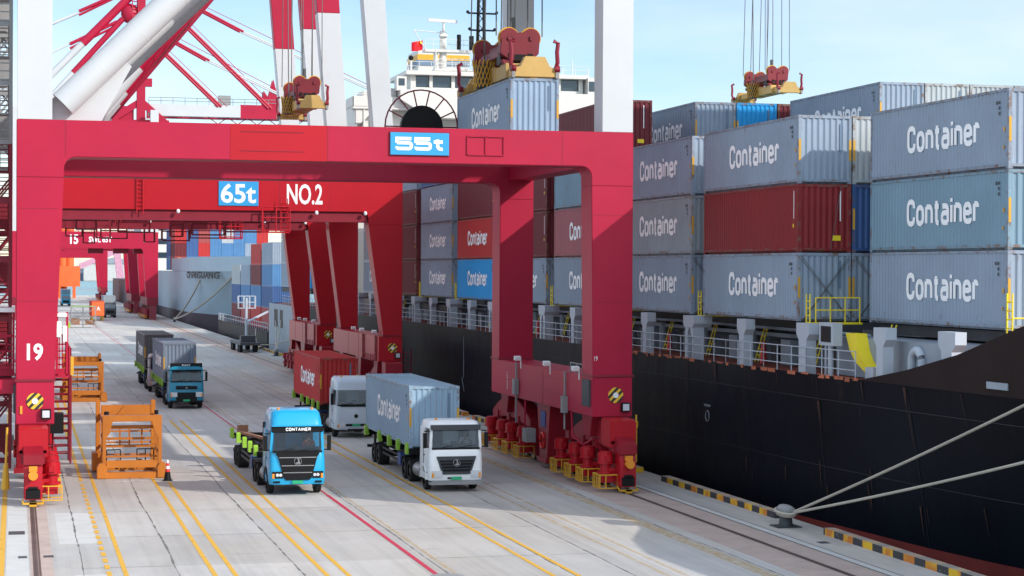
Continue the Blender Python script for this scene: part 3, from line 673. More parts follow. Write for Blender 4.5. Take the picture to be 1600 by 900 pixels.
# ------------------------------------------------------------------ black ship
def ship():
    t = thing('container_ship', 'large black-hulled container ship stacked with grey containers along the quay', 'ship', (48, 160, -3.2))
    def bd(y): # half breadth at deck
        T = [(10, .3), (20, 5), (30, 9.2), (40, 12.2), (50, 14.0), (60, 15.0), (70, 15.5), (80, 15.9), (100, 16.2), (245, 16.2), (261, 15.8)]
        for (a, u), (b, v) in zip(T, T[1:]):
            if y <= b: return u+(v-u)*(y-a)/(b-a)
        return T[-1][1]
    def bw(y):
        T = [(10, .1), (25, .5), (40, 5.5), (50, 9.3), (60, 12.2), (68, 14.1), (80, 15.3), (100, 16.1), (200, 16.1), (240, 14), (261, 9)]
        for (a, u), (b, v) in zip(T, T[1:]):
            if y <= b: return u+(v-u)*(y-a)/(b-a)
        return T[-1][1]
    ys = list(range(10, 110, 4))+[115, 130, 160, 200, 225, 240, 250, 261]
    zs = [-5, -3, -1.5, -.38, .6, 2, 3.4, 4.8, 5.8]
    h = MB(); grid = {}
    for i, y in enumerate(ys):
        for j, z in enumerate(zs):
            u = max(0, min(1, (z+2)/7.8)); b = bw(y)+(bd(y)-bw(y))*(u**1.2)
            for s_ in (-1, 1): grid[i, j, s_] = h.bm.verts.new((48+s_*b, y, z))
    for i in range(len(ys)-1):
        for j in range(len(zs)-1):
            for s_ in (-1, 1):
                f = h.bm.faces.new((grid[i, j, s_], grid[i+1, j, s_], grid[i+1, j+1, s_], grid[i, j+1, s_])); f.smooth = True; f.material_index = 1 if j < 3 else 0
    for i in (0, len(ys)-1):
        for j in range(len(zs)-1):
            h.bm.faces.new((grid[i, j, -1], grid[i, j, 1], grid[i, j+1, 1], grid[i, j+1, -1]))
    bmesh.ops.recalc_face_normals(h.bm, faces=h.bm.faces)
    h.build('hull', ['hull', 'boot'], t)
    d = MB()
    for i in range(len(ys)-1):
        a, b = bd(ys[i])-.05, bd(ys[i+1])-.05
        v = [d.bm.verts.new(p) for p in ((48-a, ys[i], 5.72), (48+a, ys[i], 5.72), (48+b, ys[i+1], 5.72), (48-b, ys[i+1], 5.72))]; d.bm.faces.new(v)
    d.build('deck', 'deck_red', t)
    # bulwark rising to the forecastle
    b = MB(); top = [(73.5, 5.85), (70, 6.35), (66, 7.1), (61.5, 8.24), (57, 8.95), (52, 9.1), (46, 9.2), (30, 9.4), (12, 9.6)]
    for s_ in (-1, 1):
        rings = []
        for y, z in top:
            x = 48+s_*(bd(y)+.02); o_ = s_*(z-5.8)*.06
            rings.append([Vector((x, y, 5.78)), Vector((x+o_, y, z)), Vector((x+o_-s_*.12, y, z)), Vector((x-s_*.12, y, 5.78))])
        b.loft(rings)
    bmesh.ops.recalc_face_normals(b.bm, faces=b.bm.faces); b.build('bulwark', 'bulwark', t)
    b = MB(); b.box(32.95, 33.0, 62.6, 64.0, 6.02, 6.26); b.bevel(.1, 3)
    for v in b.bm.verts: v.co.x = 48-bd(v.co.y)-.06 - (0.02 if v.co.x < 32.97 else -.02)
    b.build('hawse_plate', 'ship_grey', t)
    # orange rust-primer scars along the sheer strake
    b = MB()
    random.seed(5)
    for i in range(40):
        y = random.uniform(74, 104); w = random.uniform(.1, .9)
        x = 48-bd(y)-.012
        b.box(x-.0, x+.03, y, y+w, 5.8-random.uniform(.03, .16), 5.83)
    islands(b, 'primer_scar', 'primer', t)
    # hatch coaming and covers
    b = MB(); b.box(35.9, 60.1, 66, 206, 5.7, 7.3); b.build('coaming', 'ship_grey', t)
    b = MB()
    for i, y0 in BAYS.items():
        if i >= 1 and i < 10: b.box(34.6 if i > 1 else 35.4, 61.4, y0+.1, y0+12.1, 7.45, 7.88)
        if i >= 10: b.box(32.6, 61, y0+.1, y0+12.1, 7.3, 7.88); 
    islands(b, 'hatch_cover', 'hatch_dark', t)
    b = MB(); b.box(34.9, 35.9, 66, 206, 6.98, 7.16)
    for i in range(90):
        y = 67+i*1.6; b.prism([(34.95, 6.98), (35.9, 6.98), (35.9, 6.3)], 'y', y, y+.06)
    b.build('coaming_stay', 'ship_grey', t)
    # pedestals
    for k_, y in enumerate([67.3, 72.6, 79.8]+[86.9+7.02*i for i in range(17)]):
        p = MB(); wide = k_ % 2 == 0; w = .42 if wide else .3; x0 = 48-bd(y)+.18
        pts = [(y-w, 5.72), (y+w, 5.72), (y+w, 7.15), (y+w+.28, 7.42), (y+w+.28, 7.88), (y-w-.28, 7.88), (y-w-.28, 7.42), (y-w, 7.15)]
        if wide and k_ > 2:   # paired legs with a slot
            p.box(x0, x0+.55, y-.62, y-.28, 5.72, 7.3); p.box(x0, x0+.55, y+.28, y+.62, 5.72, 7.3)
            p.prism([(y-.62, 7.3), (y+.62, 7.3), (y+.8, 7.5), (y+.8, 7.88), (y-.8, 7.88), (y-.8, 7.5)], 'x', x0-.05, x0+.9)
            p.tube((x0, y, 7.0), (x0+.55, y, 7.0), .02)
            p.prism([(y-.28, 7.3), (y-.28, 6.95), (y-.12, 7.2), (y, 7.28)], 'x', x0, x0+.55); p.prism([(y+.28, 7.3), (y, 7.28), (y+.12, 7.2), (y+.28, 6.95)], 'x', x0, x0+.55)
        else: p.prism(pts, 'x', x0, x0+.45)
        p.build('pedestal', 'ship_pale', t)
    # railing
    r = MB(); seg = [74.5+i*4.7 for i in range(38)]
    for a, b_ in zip(seg, seg[1:]):
        r.rail([(48-bd(a)+.08, a, 5.75), (48-bd(b_)+.08, b_, 5.75)], h=1.12, step=1.55, r=.024, rails=(1, .66, .33))
    r.build('railing', 'ship_pale', t)
    # walkway clutter: yellow ladders, red extinguishers, pipes, lockers
    rb = MB(); gb = MB(); db = MB()
    random.seed(8)
    for k_ in range(19):
        y = 76.5+7.02*k_
        yb = MB(); yb.ladder((34.3, y, 5.75), (34.75, y-.5, 7.9), .42, (0, 1, 0), .035); yb.build('deck_ladder', 'yellow_bright', t)
        gb.tube((34.9, y+2, 5.75), (34.9, y+2, 7.2), .25, n=12); gb.box(34.5, 35.1, y+3.2, y+4.4, 5.75, 6.9)
        if k_ % 2 == 0: rb.tube((34.2, y-1.2, 5.75), (34.2, y-1.2, 6.75), .17, .1, n=10)
        gb.tube((33.9, y, 7.45), (33.9, y+7, 7.45), .07, n=6); db.box(35.2, 35.88, y-.6, y+.5, 5.75, 6.8)
        db.box(34.7, 35.6, y+1, y+2.6, 7.2, 7.6)
    islands(rb, 'extinguisher_locker', 'cone_red', t); islands(gb, 'ventilator', 'ship_grey', t); islands(db, 'coaming_door', 'hatch_dark', t)
    # yellow lashing platforms at container ends
    for y in (79.95, 93.9, 108, 122.1, 136.3, 150.5, 164.6, 178.8):
        p = MB(); x0 = 32.7
        p.box(x0, x0+2.2, y-.42, y+.3, 7.82, 7.9); p.rail([(x0+.1, y-.35, 7.9), (x0+2.1, y-.35, 7.9)], 1.05, .75, .028)
        p.ladder((x0-.1, y, 7.3), (x0-.1, y, 9.1), .4, (0, 1, 0), .03); p.build('lashing_platform', 'yellow_bright', t)
    p = MB(); p.ladder((34.8, 66.3, 7.4), (34.8, 66.3, 9.3), .4, (0, 1, 0), .035); p.box(34.6, 35.5, 65.8, 66.7, 7.3, 7.36); p.rail([(34.7, 65.9, 7.4), (35.4, 65.9, 7.4)], 1.0, .7, .03); p.build('lashing_platform', 'yellow_bright', t)
    # light box with dark screen, yellow chute, white fender ring, locker
    p = MB(); p.tube((32.65, 77.6, 5.75), (32.65, 77.6, 7.0), .12, n=10); p.tube((32.65, 78.1, 5.75), (32.65, 78.1, 7.0), .06, n=8); p.box(32.5, 32.9, 77.0, 78.5, 7.0, 7.95); pb = p.build('control_box', 'ship_pale', t, bevel=.03)
    p = MB(); p.box(32.47, 32.5, 77.25, 78.25, 7.15, 7.8); p.build('screen', 'black', pb)
    p = MB(); rr = []
    for y, z, w in ((76.1, 7.55, 1.0), (75.7, 6.95, 1.0), (75.1, 6.5, .95), (74.3, 6.15, .8), (73.6, 5.95, .35), (73.1, 5.85, .12)):
        rr.append([Vector((33.1, y, z-.35*w)), Vector((33.1, y, z+.1)), Vector((33.9, y, z+.1)), Vector((33.9, y, z-.35*w))])
    p = MB(); p.prism([(76.9, 7.55), (75.9, 7.55), (75.6, 6.9), (75.2, 6.45), (74.5, 6.1), (73.3, 5.82), (73.8, 5.82), (75.0, 6.05), (75.9, 6.4), (76.5, 6.9)], 'x', 33.0, 33.5); p.build('chute', 'yellow_bright', t)
    p = MB(); mesh_ = []
    for i in range(13):
        a = math.pi*i/12; mesh_.append((33.4, 71.0+.45*math.cos(a), 6.6+.45*math.sin(a)))
    p.path([(33.4, 71.45, 5.8)]+mesh_+[(33.4, 70.55, 5.8)], .17, 10); p.build('gooseneck_vent', 'ship_pale', t)
    p = MB(); p.box(32.9, 33.5, 73.9, 74.7, 5.75, 6.25); p.build('locker', 'ship_pale', t, bevel=.04)
    p = MB(); p.box(33.5, 36.5, 68, 79, 5.75, 7.35); p.build('deckhouse_side', 'ship_grey', t)
    # dark stencilled board aft of bay eight
    p = MB(); p.box(32.4, 32.6, 150.5, 164.5, 6.75, 7.35); p.build('name_board', 'black', t)
    # crossed lashing rods
    p = MB()
    for bay_, row_ in ((2, 0), (2, 1), (3, 0), (1, 2), (4, 0), (5, 0), (6, 0), (7, 0)):
        y = BAYS[bay_]-.12; x0 = 32.5+2.5*row_
        for s_ in (0, .14):
            p.tube((x0+.1, y, Z0+2.8-s_), (x0+2.3, y-.1, Z0+.1-s_*.2), .016, n=5, cap=False); p.tube((x0+2.33, y, Z0+2.8-s_), (x0+.2, y-.1, Z0+.1-s_*.2), .016, n=5, cap=False)
    p.tube((34.4, 80.75, Z0+5.8), (33.9, 80.7, Z0+3.0), .014, n=5, cap=False)
    islands(p, 'lashing_rod', 'wire', t)
    # stern mooring deck openings
    p = MB(); p.box(31.72, 31.78, 246, 249, 2.9, 5.1); p.box(31.76, 31.80, 251, 254.5, 2.9, 5.1); islands(p, 'mooring_opening', 'black', t)
    p = MB(); p.box(31.7, 31.76, 232, 246, -1, 5.8); p.box(31.7, 31.76, 249.05, 251-.05, -1, 5.8); p.box(31.7, 31.76, 254.6, 260, -1, 5.8); p.box(31.7, 31.76, 246, 249.05, 5.1, 5.8); p.box(31.7, 31.76, 251-.05, 254.6, 5.1, 5.8); p.box(31.7, 31.76, 246, 249.05, -1, 2.9); p.box(31.7, 31.76, 251-.05, 254.6, -1, 2.9)
    p.build('hazed_stern', 'ship_grey', t)  # grey panels over the black side: haze and reflection painted as colour
    # weld seams and rust runs on the side plating
    def hx(y, z):
        u = max(0, min(1, (z+2)/7.8)); return 48-(bw(y)+(bd(y)-bw(y))*(u**1.2))
    p = MB()
    for y in (70, 78, 86, 94, 102, 115, 122, 130, 138, 146, 154, 162, 172, 182, 192, 202, 212, 222):
        zz = [-.3, .6, 1.3, 2, 2.7, 3.4, 4.1, 4.8, 5.75]; vs = [[p.bm.verts.new((hx(y, z)-.025, y+dy, z)) for dy in (-.02, .02)] for z in zz]
        for a, b_ in zip(vs, vs[1:]): p.bm.faces.new((a[0], b_[0], b_[1], a[1]))
    for z in (2.0, 4.8):
        yy = [62, 66, 70, 74, 78, 82, 86, 90, 94, 98, 102, 106, 115, 130, 160, 200, 225]; vs = [[p.bm.verts.new((hx(y, z)-.03, y, z+dz)) for dz in (-.015, .015)] for y in yy]
        for a, b_ in zip(vs, vs[1:]): p.bm.faces.new((a[0], b_[0], b_[1], a[1]))
    p.build('plate_seam', 'hull_seam', t)
    random.seed(21); p = MB()
    for i in range(70):
        y = random.choice((66, 70, 74, 78, 82, 86, 90, 94, 98, 102))+random.uniform(-.35, .35) if i < 45 else random.uniform(116, 200)
        z = random.choice((5.7, 5.7, 4.7, 2.2, 1.6, 1.2)); ln = random.uniform(.25, 1.3); w_ = random.uniform(.02, .07)
        v = [p.bm.verts.new((hx(y, zq)-.045, y+dy, zq)) for zq, dy in ((z, -w_), (z, w_), (z-ln, .008), (z-ln, -.008))]; p.bm.faces.new(v)
    islands(p, 'rust_run', 'rust_run', t)
    # hull marks
    p = MB()
    for i in range(18):
        a, b_ = 2*math.pi*i/18, 2*math.pi*(i+1)/18
        p.tube((31.83, 90.5+.25*math.cos(a), 3.2+.25*math.sin(a)), (31.83, 90.5+.25*math.cos(b_), 3.2+.25*math.sin(b_)), .03, n=4, cap=False)
    p.box(31.8, 31.84, 90.1, 90.9, 3.65, 3.75); p.tube((31.83, 144, 2.2), (31.83, 144, 5.2), .04, n=5); p.tube((31.83, 144.6, 2.2), (31.83, 143.9, 1.2), .03, n=5)
    p.build('hull_mark', 'mark_pale', t)
    return t
P('hull_seam', (.011, .012, .017), rough=.6); P('rust_run', (.055, .024, .016), rough=.9, var=.3); P('primer', (.42, .12, .06), rough=.8, var=.3); P('ship_pale', (.42, .46, .52), rough=.55, var=.06, rust=.15, dirt=(.3, .2, .15)); P('mark_pale', (.16, .17, .19), rough=.7)
SHIP = ship()
# superstructure (part of the ship)
def house():
    t = SHIP; w = MB()
    w.box(33.0, 62.4, 199, 211, 5.75, 26.6)                                  # accommodation block
    w.box(32.3, 60.4, 197.6, 199, 26.0, 26.25); w.box(32.3, 60.4, 197.6, 197.75, 26.25, 27.3); w.box(32.3, 32.45, 197.6, 202, 26.25, 27.3)
    w.prism([(32.6, 26.0), (34.5, 26.0), (33.2, 24.6), (32.6, 24.6)], 'y', 197.8, 198.9); w.box(35.2, 36.8, 198.2, 202, 26.2, 28.2); w.box(33.6, 34.6, 199.2, 203, 26.6, 28.0)
    w.prism([(36.9, 28.0), (57.0, 28.0), (57.0, 27.0), (54, 25.2), (40, 25.2), (36.9, 27.0)], 'y', 196.9, 206)
    w.box(38.2, 56.0, 198, 207, 28.0, 28.35); w.box(37.6, 56.5, 197.2, 207.4, 29.55, 29.95)
    for xa_, xb_ in ((38.2, 38.7), (40.1, 40.42), (42.35, 42.7), (44.6, 44.9), (46.8, 47.1), (49, 49.3), (51.2, 51.5), (53.4, 53.7), (55.6, 56.0)): w.box(xa_, xb_, 197.95, 199, 28.35, 29.55)
    for z_ in (23.6, 26.0): w.box(33.0, 60, 198.9, 199, z_, z_+.12)
    for x_ in (33.4, 36.0, 38.6, 41.2, 47, 52, 57): w.box(x_, x_+.14, 197.7, 199, 23.7, 26.0)
    w.box(38.2, 38.35, 199, 207, 28.35, 29.55); w.box(36.6, 37.6, 197, 198.2, 27.9, 29.3); w.box(56.3, 57.2, 197, 199, 27.9, 29.7)
    w.build('superstructure', 'ship_white', t, bevel=.06)
    g = MB(); g.box(38.4, 55.9, 198.25, 206, 28.36, 29.53); g.box(36.8, 37.4, 196.96, 197.02, 28.4, 29.1); g.box(56.4, 57.1, 196.96, 197.02, 28.3, 29.3); g.box(34.2, 34.9, 198.9, 198.98, 24.0, 25.0)
    for x in (36, 38.2, 41.5, 45, 50, 54, 58): g.box(x, x+.8, 197.96, 197.99, 21.6, 22.6); g.box(x, x+.8, 197.96, 197.99, 18.2, 19.2)
    islands(g, 'window', 'glass_dark', t)
    m = MB(); m.tube((44.2, 201, 29.5), (44.2, 201, 35.2), .42, .34); m.box(43.3, 43.6, 200.6, 201.4, 29.5, 33.0); m.rail([(43.6, 200.3, 31.3), (48.5, 200.3, 31.3)], 1, .7, .04); m.box(43.2, 48.6, 200.2, 202, 31.1, 31.3); m.box(48.0, 49.4, 200.2, 202, 29.5, 31.6); m.box(42.2, 47.0, 200.2, 201.8, 33.0, 33.25); m.tube((44.2, 200.8, 35.2), (44.2, 200.8, 36.2), .12)
    m.beam((42.6, 200.7, 36.25), (45.6, 200.7, 36.15), .22, .3); m.box(43.8, 44.6, 200.4, 201.2, 34.6, 34.8)
    m.rail([(42.2, 200.2, 33.25), (47, 200.2, 33.25)], 1, .8, .03); m.tube((42.4, 201, 33.2), (41.2, 201, 35.2), .05); m.tube((41.2, 201, 35.2), (44.2, 201, 35.0), .05)
    bmesh.ops.translate(m.bm, verts=m.bm.verts, vec=(-2.1, 0, -.8))
    m.rail([(37.7, 197.4, 29.95), (56.3, 197.4, 29.95)], .9, 1.2, .03); m.rail([(32.4, 197.7, 27.3), (37, 197.7, 27.3)], .4, .9, .035)
    m.tube((38.3, 198.5, 29.9), (38.3, 198.5, 31.2), .13); m.tube((41.0, 198.5, 29.9), (40.8, 198.5, 32.4), .06); m.tube((37.9, 197.5, 29.9), (37.7, 197.5, 30.9), .05)
    for i in range(8): m.tube((47.5+i*1.1, 199, 29.5), (47.5+i*1.1, 199, 30.4+1.6*random.random()), .05)
    m.tube((57.8, 200, 29.4), (58.1, 200, 33), .05); m.tube((57.2, 200, 29.4), (57.2, 200, 31), .05)
    m.build('radar_mast', 'ship_white', t)
    f = MB(); f.box(42.3, 47.9, 215, 221, 24, 34.0); f.build('funnel', 'ship_white', t)
    f = MB(); f.box(42.2, 48.0, 214.9, 221.1, 32.3, 32.9); f.build('funnel_band', 'midtone', t); f = MB(); f.box(42.2, 48.0, 214.9, 221.1, 32.9, 33.5); f.build('funnel_band', 'yellow', t)
    f = MB(); f.ball((38.3, 198.4, 31.3), .26); f.tube((44.9, 200.3, 32.5), (44.9, 200.3, 33.9), .25); f.tube((43.6, 200.3, 32.5), (43.6, 200.3, 34.0), .22); islands(f, 'dome', 'black', t)
    # dark lattice signal mast
    a = MB(); x = 45.6; y = 199.0
    for dx, dy in ((-.4, -.4), (.4, -.4), (.4, .4), (-.4, .4)): a.tube((x+dx, y+dy, 29.5), (x+dx*.5, y+dy*.5, 42), .10, n=5)
    for i in range(12):
        z = 30+i; s_ = 1-.5*i/12; a.tube((x-.4*s_, y-.4*s_, z), (x+.4*s_, y-.4*s_, z+1), .035, n=4); a.tube((x+.4*s_, y-.4*s_, z), (x-.4*s_, y-.4*s_, z+1), .035, n=4)
    for z, w_ in ((34.3, 1.3), (36.0, 1.5), (37.6, 1.1), (39.5, 1.4)):
        a.tube((x-w_, y-.5, z), (x+w_, y-.5, z), .10, n=5); a.ball((x-w_, y-.5, z+.12), .17); a.ball((x+w_, y-.5, z+.12), .17)
    a.build('signal_mast', 'black', t)
    fl = thing('flag', 'small red flag with yellow stars flying above the bridge roof', 'flag', (40.05, 201, 32.2))
    c = MB(); rows = []
    for i in range(9):
        u = i/8; x = 40.0-1.15*u; yy = 201+.12*math.sin(u*7); zz = 33.4-.25*u
        rows.append([Vector((x, yy, zz)), Vector((x, yy, zz-.95-.05*math.sin(u*4)))])
    for a_, b_ in zip(rows, rows[1:]):
        v = [c.bm.verts.new(p) for p in (a_[0], a_[1], b_[1], b_[0])]; c.bm.faces.new(v).smooth = True
    c.build('cloth', 'flag_red', fl)
    s_ = MB(); pts = []
    for i in range(10):
        r_ = .17 if i % 2 == 0 else .07; an = math.pi/2+i*math.pi/5; pts.append((39.8+r_*math.cos(an), 33.15+r_*math.sin(an)))
    s_.prism(pts, 'y', 200.9, 200.93)
    for dx, dz in ((.22, .0), (.3, -.12), (.3, -.26), (.22, -.36)): s_.box(39.75-dx, 39.79-dx, 200.9, 200.92, 33.22+dz, 33.26+dz)
    islands(s_, 'star', 'yellow_bright', fl)
house()
# ropes at the near bow
rope([(29.6, 74.0, .62), (33.5, 56.8, 7.35)], .055, 'upper thick pale mooring rope rising from bollard to right edge', sag=.12)
rope([(29.6, 74.0, .60), (33.7, 56.3, 5.0)], .055, 'lower thick pale mooring rope running from bollard across black hull', sag=.12)
b = MB()
for i in range(3):
    pts = []
    for k_ in range(17):
        a = 2*math.pi*k_/16; pts.append((29.45+(.33+.03*i)*math.cos(a), 74.4+(.5+.05*i)*math.sin(a), .52+.05*i+.06*math.sin(a)))
    b.path(pts, .055, 6)
tag(b.build('rope_coil', 'rope'), 'pale rope eye looped around the near bollard', 'rope')

# ------------------------------------------------------------------ quay cranes
def arc_corner(cx, cz, r, a0, a1, n=6):
    return [(cx+r*math.cos(R(a0+(a1-a0)*i/n)), cz+r*math.sin(R(a0+(a1-a0)*i/n))) for i in range(n+1)]
def portal_beam(mb, y0, y1, z0, z1, XL, XR, wl, wr, zc, rad=.45):
    """beam with rounded lower inner corners; the legs start at zc"""
    xl = XL+wl; xr = XR-wr
    pts = [(XL, zc), (XL, z1), (XR, z1), (XR, zc), (xr+.0, zc)]
    pts += [(xr-rad+rad*math.cos(R(a)), z0-rad+rad*math.sin(R(a))) for a in range(0, 91, 15)]
    pts += [(xl+rad+rad*math.cos(R(a)), z0-rad+rad*math.sin(R(a))) for a in range(90, 181, 15)]
    pts += [(xl, zc)]
    mb.prism(pts, 'y', y0, y1)
def leg_prism(mb, xa, xb, ta, tb, y0, y1, zb, zt):   # bottom xa..xb, top ta..tb
    mb.prism([(xa, zb), (xb, zb), (tb, zt), (ta, zt)], 'y', y0, y1)
def bogies(t, X, Y0, side, full=True, mat='bogie_red'):
    """running gear under one sill; Y0 = front face of the front leg; side=-1: motors stand on the -x side"""
    for yc, s_ in ((Y0+1.8, 1), (Y0+18.2, -1)):
        b = MB()
        b.prism([(yc-4.2, 2.2), (yc-3.0, 2.65), (yc-.7, 3.3), (yc+.7, 3.3), (yc+3.0, 2.65), (yc+4.2, 2.2), (yc+4.2, 1.75), (yc+1, 2.0), (yc-1, 2.0), (yc-4.2, 1.75)], 'x', X-.42, X+.42)
        b.prism([(yc-.9, 3.3), (yc+.9, 3.3), (yc+.5, 2.3), (yc-.5, 2.3)], 'x', X-.75, X+.75)
        b.build('equaliser', mat, t, bevel=.03 if full else 0)
    b = MB()   # centre anchor leg
    yc = Y0+10
    b.prism([(yc-1.3, 3.3), (yc+1.3, 3.3), (yc+.75, .5), (yc-.75, .5)], 'x', X-.7, X+.55); b.box(X-.8, X+.6, yc-.9, yc+.9, .3, .55)
    al = b.build('anchor_leg', mat, t, bevel=.03 if full else 0)
    if full:
        c = MB(); c.box(X-.74, X-.71, yc-.45, yc+.45, 2.1, 2.9); c.build('notice', 'blue_dark', al)
        c = MB(); pts = [(X-.76, yc+.05+.38*math.cos(a*math.pi/8), 1.4+.38*math.sin(a*math.pi/8)) for a in range(17)]; c.path(pts, .07, 6); c.build('life_ring', 'cone_red', al)
        c = MB(); c.box(X-1.3, X-.8, yc+1.2, yc+2.1, 1.2, 1.9); c.build('switch_box', 'grey_box', t)
    for i, yc in enumerate((Y0-1.4, Y0+1.5, Y0+3.6, Y0+6.2, Y0+13.8, Y0+16.4, Y0+18.5, Y0+21.2)):
        s_ = MB(); s_.prism([(yc-.95, .35), (yc-.95, .9), (yc-.5, 1.9), (yc+.5, 1.9), (yc+.95, .9), (yc+.95, .35)], 'x', X-.34, X+.34)
        s_.box(X-.5, X+.5, yc-.3, yc+.3, 1.75, 2.2); bo = s_.build('bogie', mat, t, bevel=.03 if full else 0)
        s_ = MB()
        for dy in (-.5, .5): s_.tube((X-.12, yc+dy, .36), (X+.12, yc+dy, .36), .33, n=16)
        islands(s_, 'wheel', 'steel', bo)
        m = MB(); xm = X+side*.78
        m.tube((xm, yc, .85), (xm, yc, .95), .38, n=14); m.tube((xm, yc, .95), (xm, yc, 1.3), .25, .25, n=14); m.tube((xm, yc, 1.3), (xm, yc, 1.36), .40, n=14); m.tube((xm, yc, 1.36), (xm, yc, 1.78), .36, n=14); m.tube((xm, yc, 1.78), (xm, yc, 1.84), .28, n=12); m.box(xm-.12, xm+.12, yc-.42, yc-.3, 1.4, 1.65)
        m.box(min(X+side*.34, xm), max(X+side*.34, xm), yc-.22, yc+.22, .5, 1.1); m.box(xm-.25, xm+.25, yc-.3, yc+.3, .45, .85)
        mo = m.build('drive_motor', 'crane_red_b' if full else mat, t)
        if full:
            c = MB(); xa, xb = xm-.42, xm+.42
            for z in (.22, .82):
                c.beam((xa, yc-.55, z), (xa, yc+.55, z), .05); c.beam((xa, yc-.55, z), (xb, yc-.55, z), .05); c.beam((xa, yc+.55, z), (xb, yc+.55, z), .05)
            for yy in (-.55, -.3, .0, .3, .55): c.beam((xa, yc+yy, .2), (xa, yc+yy, .84), .045)
            for xx in (xa+.28, xb): c.beam((xx, yc-.55, .2), (xx, yc-.55, .84), .045)
            c.build('guard', 'yellow', mo)
    e = MB()   # end buffer and rail sweep at the front
    yf = Y0-2.4
    e.prism([(yf, .3), (yf, 1.3), (yf+.25, 2.1), (yf+1.2, 2.1), (yf+1.2, .3)], 'x', X-.38, X+.38); e.box(X-.6, X+.6, Y0-1.6, Y0-.15, 2.0, 2.35)
    e.prism([(Y0-1.6, 2.15), (Y0-1.6, 3.2), (Y0-1.2, 3.3), (Y0-.1, 3.3), (Y0-.1, 2.15)], 'x', X-.62, X+.62)
    eb = e.build('end_truck', mat if not full else 'crane_red_b', t, bevel=.04 if full else 0)
    if full:
        e = MB(); e.tube((X, yf-.32, 1.35), (X, yf, 1.35), .17, n=12); e.tube((X, yf-.36, 1.35), (X, yf-.30, 1.35), .2, n=12); e.box(X-.17, X+.17, yf-.16, yf, 1.5, 1.72); e.build('buffer', 'lamp_amber', eb)
        e = MB(); e.beam((X-.42, yf-.1, .16), (X+.42, yf-.1, .16), .08); e.beam((X-.42, yf-.1, .16), (X-.42, yf+.3, .3), .06); e.beam((X+.42, yf-.1, .16), (X+.42, yf+.3, .3), .06); e.box(X-.15, X+.15, yf-.14, yf+.0, .03, .2); e.build('rail_sweep', 'yellow', eb)
        e = MB(); e.box(X-.3, X+.3, yf-.02, yf+.1, .35, .75); e.tube((X-.2, yf-.06, .8), (X+.2, yf-.06, .8), .06, n=8); e.build('rail_clamp', 'black', eb)
def hazard_disc(t, x, y, z, r=.36):
    d = MB(); d.tube((x, y, z), (x, y-.03, z), r, n=28); hd = d.build('hazard_disc', 'hazard', t)
    d = MB(); d.tube((x, y-.03, z), (x, y-.05, z), .13, n=14); d.build('emblem', 'white', hd)
def floodlight(t, x, y, z, s=.42):
    d = MB(); d.box(x-s/2, x+s/2, y-.2, y, z-s/2, z+s/2); f = d.build('floodlight', 'black', t)
    d = MB(); d.box(x-s/2+.06, x+s/2-.06, y-.215, y-.2, z-s/2+.06, z+s/2-.06); d.build('lens', 'lamp_glass', f)
XL, XR = 0.0, 27.72
def crane(label, Y0, DY, group, red='crane_red', wtop=2.0, wbot=1.9, ztop=16.45, zbot=14.85, near=False, straight=True, zup=46, w_s=None, low=None):
    t = thing('quay_crane', label, 'crane', (13.8, Y0+DY/2, 0), group)
    wl_t, wl_b = (2.0, 1.62)
    for fi, y in enumerate((Y0, Y0+DY)):
        fr = fi == 0
        bw = wtop if fr else (wtop-.1)
        b = MB(); portal_beam(b, y, y+1.8, zbot, ztop, XL, XR, wl_t, bw+.0, zbot-.9, .5)
        b.build('portal_beam', red, t, bevel=.03)
        zc = zbot-.9
        for s_ in ('l', 'r'):
            l = MB()
            if s_ == 'l': leg_prism(l, XL, XL+wl_b, XL, XL+wl_t, y, y+1.8, 5.2, zc)
            else: leg_prism(l, XR-wbot, XR, XR-bw, XR, y+.001, y+1.8, 5.2, zc)
            lg = l.build('leg', red, t, bevel=.03)
            f = MB(); xa, xb = (XL-.06, XL+wl_b+.06) if s_ == 'l' else (XR-wbot-.06, XR+.06); f.box(xa, xb, y-.06, y+1.86, 5.14, 5.24); f.build('flange', 'crane_dark', lg)
    # longitudinal portal girders and sills
    b = MB(); b.box(XL+.1, XL+1.4, Y0+1.8, Y0+DY, 15.0, ztop-.15); b.build('side_girder', red, t)
    b = MB(); b.box(XR-1.4, XR-.1, Y0+1.8, Y0+DY, 15.0, ztop-.15); b.build('side_girder', red, t)
    for xa, xb in ((XL+.0, XL+wl_b), (XR-max(wbot, 1.75), XR)):
        b = MB(); b.prism([(Y0-.02, 5.14), (Y0+DY+1.82, 5.14), (Y0+DY+1.82, 3.3), (Y0-.02, 3.3)], 'x', xa, xb)
        sl = b.build('sill_beam', red, t, bevel=.03)
        hazard_disc(sl, (xa+xb)/2+(.15 if xa > 5 else 0), Y0-.025, 4.3)
        if near or True:
            floodlight(sl, xb-.35, Y0-.02, 3.75)
            p = MB(); p.box(xa-.012, xa, Y0+4.2, Y0+9.0, 4.0, 4.02); p.box(xa-.012, xa, Y0+4.2, Y0+9.0, 4.72, 4.74); p.box(xa-.012, xa, Y0+9.0, Y0+9.04, 3.35, 5.1); p.box(xa-.012, xa, Y0+14.0, Y0+14.04, 3.35, 5.1); islands(p, 'panel_seam', 'crane_dark', sl)
            p = MB(); p.box(xa-.10, xa-.0, Y0+.3, Y0+1.5, 3.75, 5.0); p.build('control_cabinet', 'grey_dark', sl) if near else None
    for X in (XL+.72, XR-.9): bogies(t, X, Y0, -1 if X > 5 else 1, near)
    return t
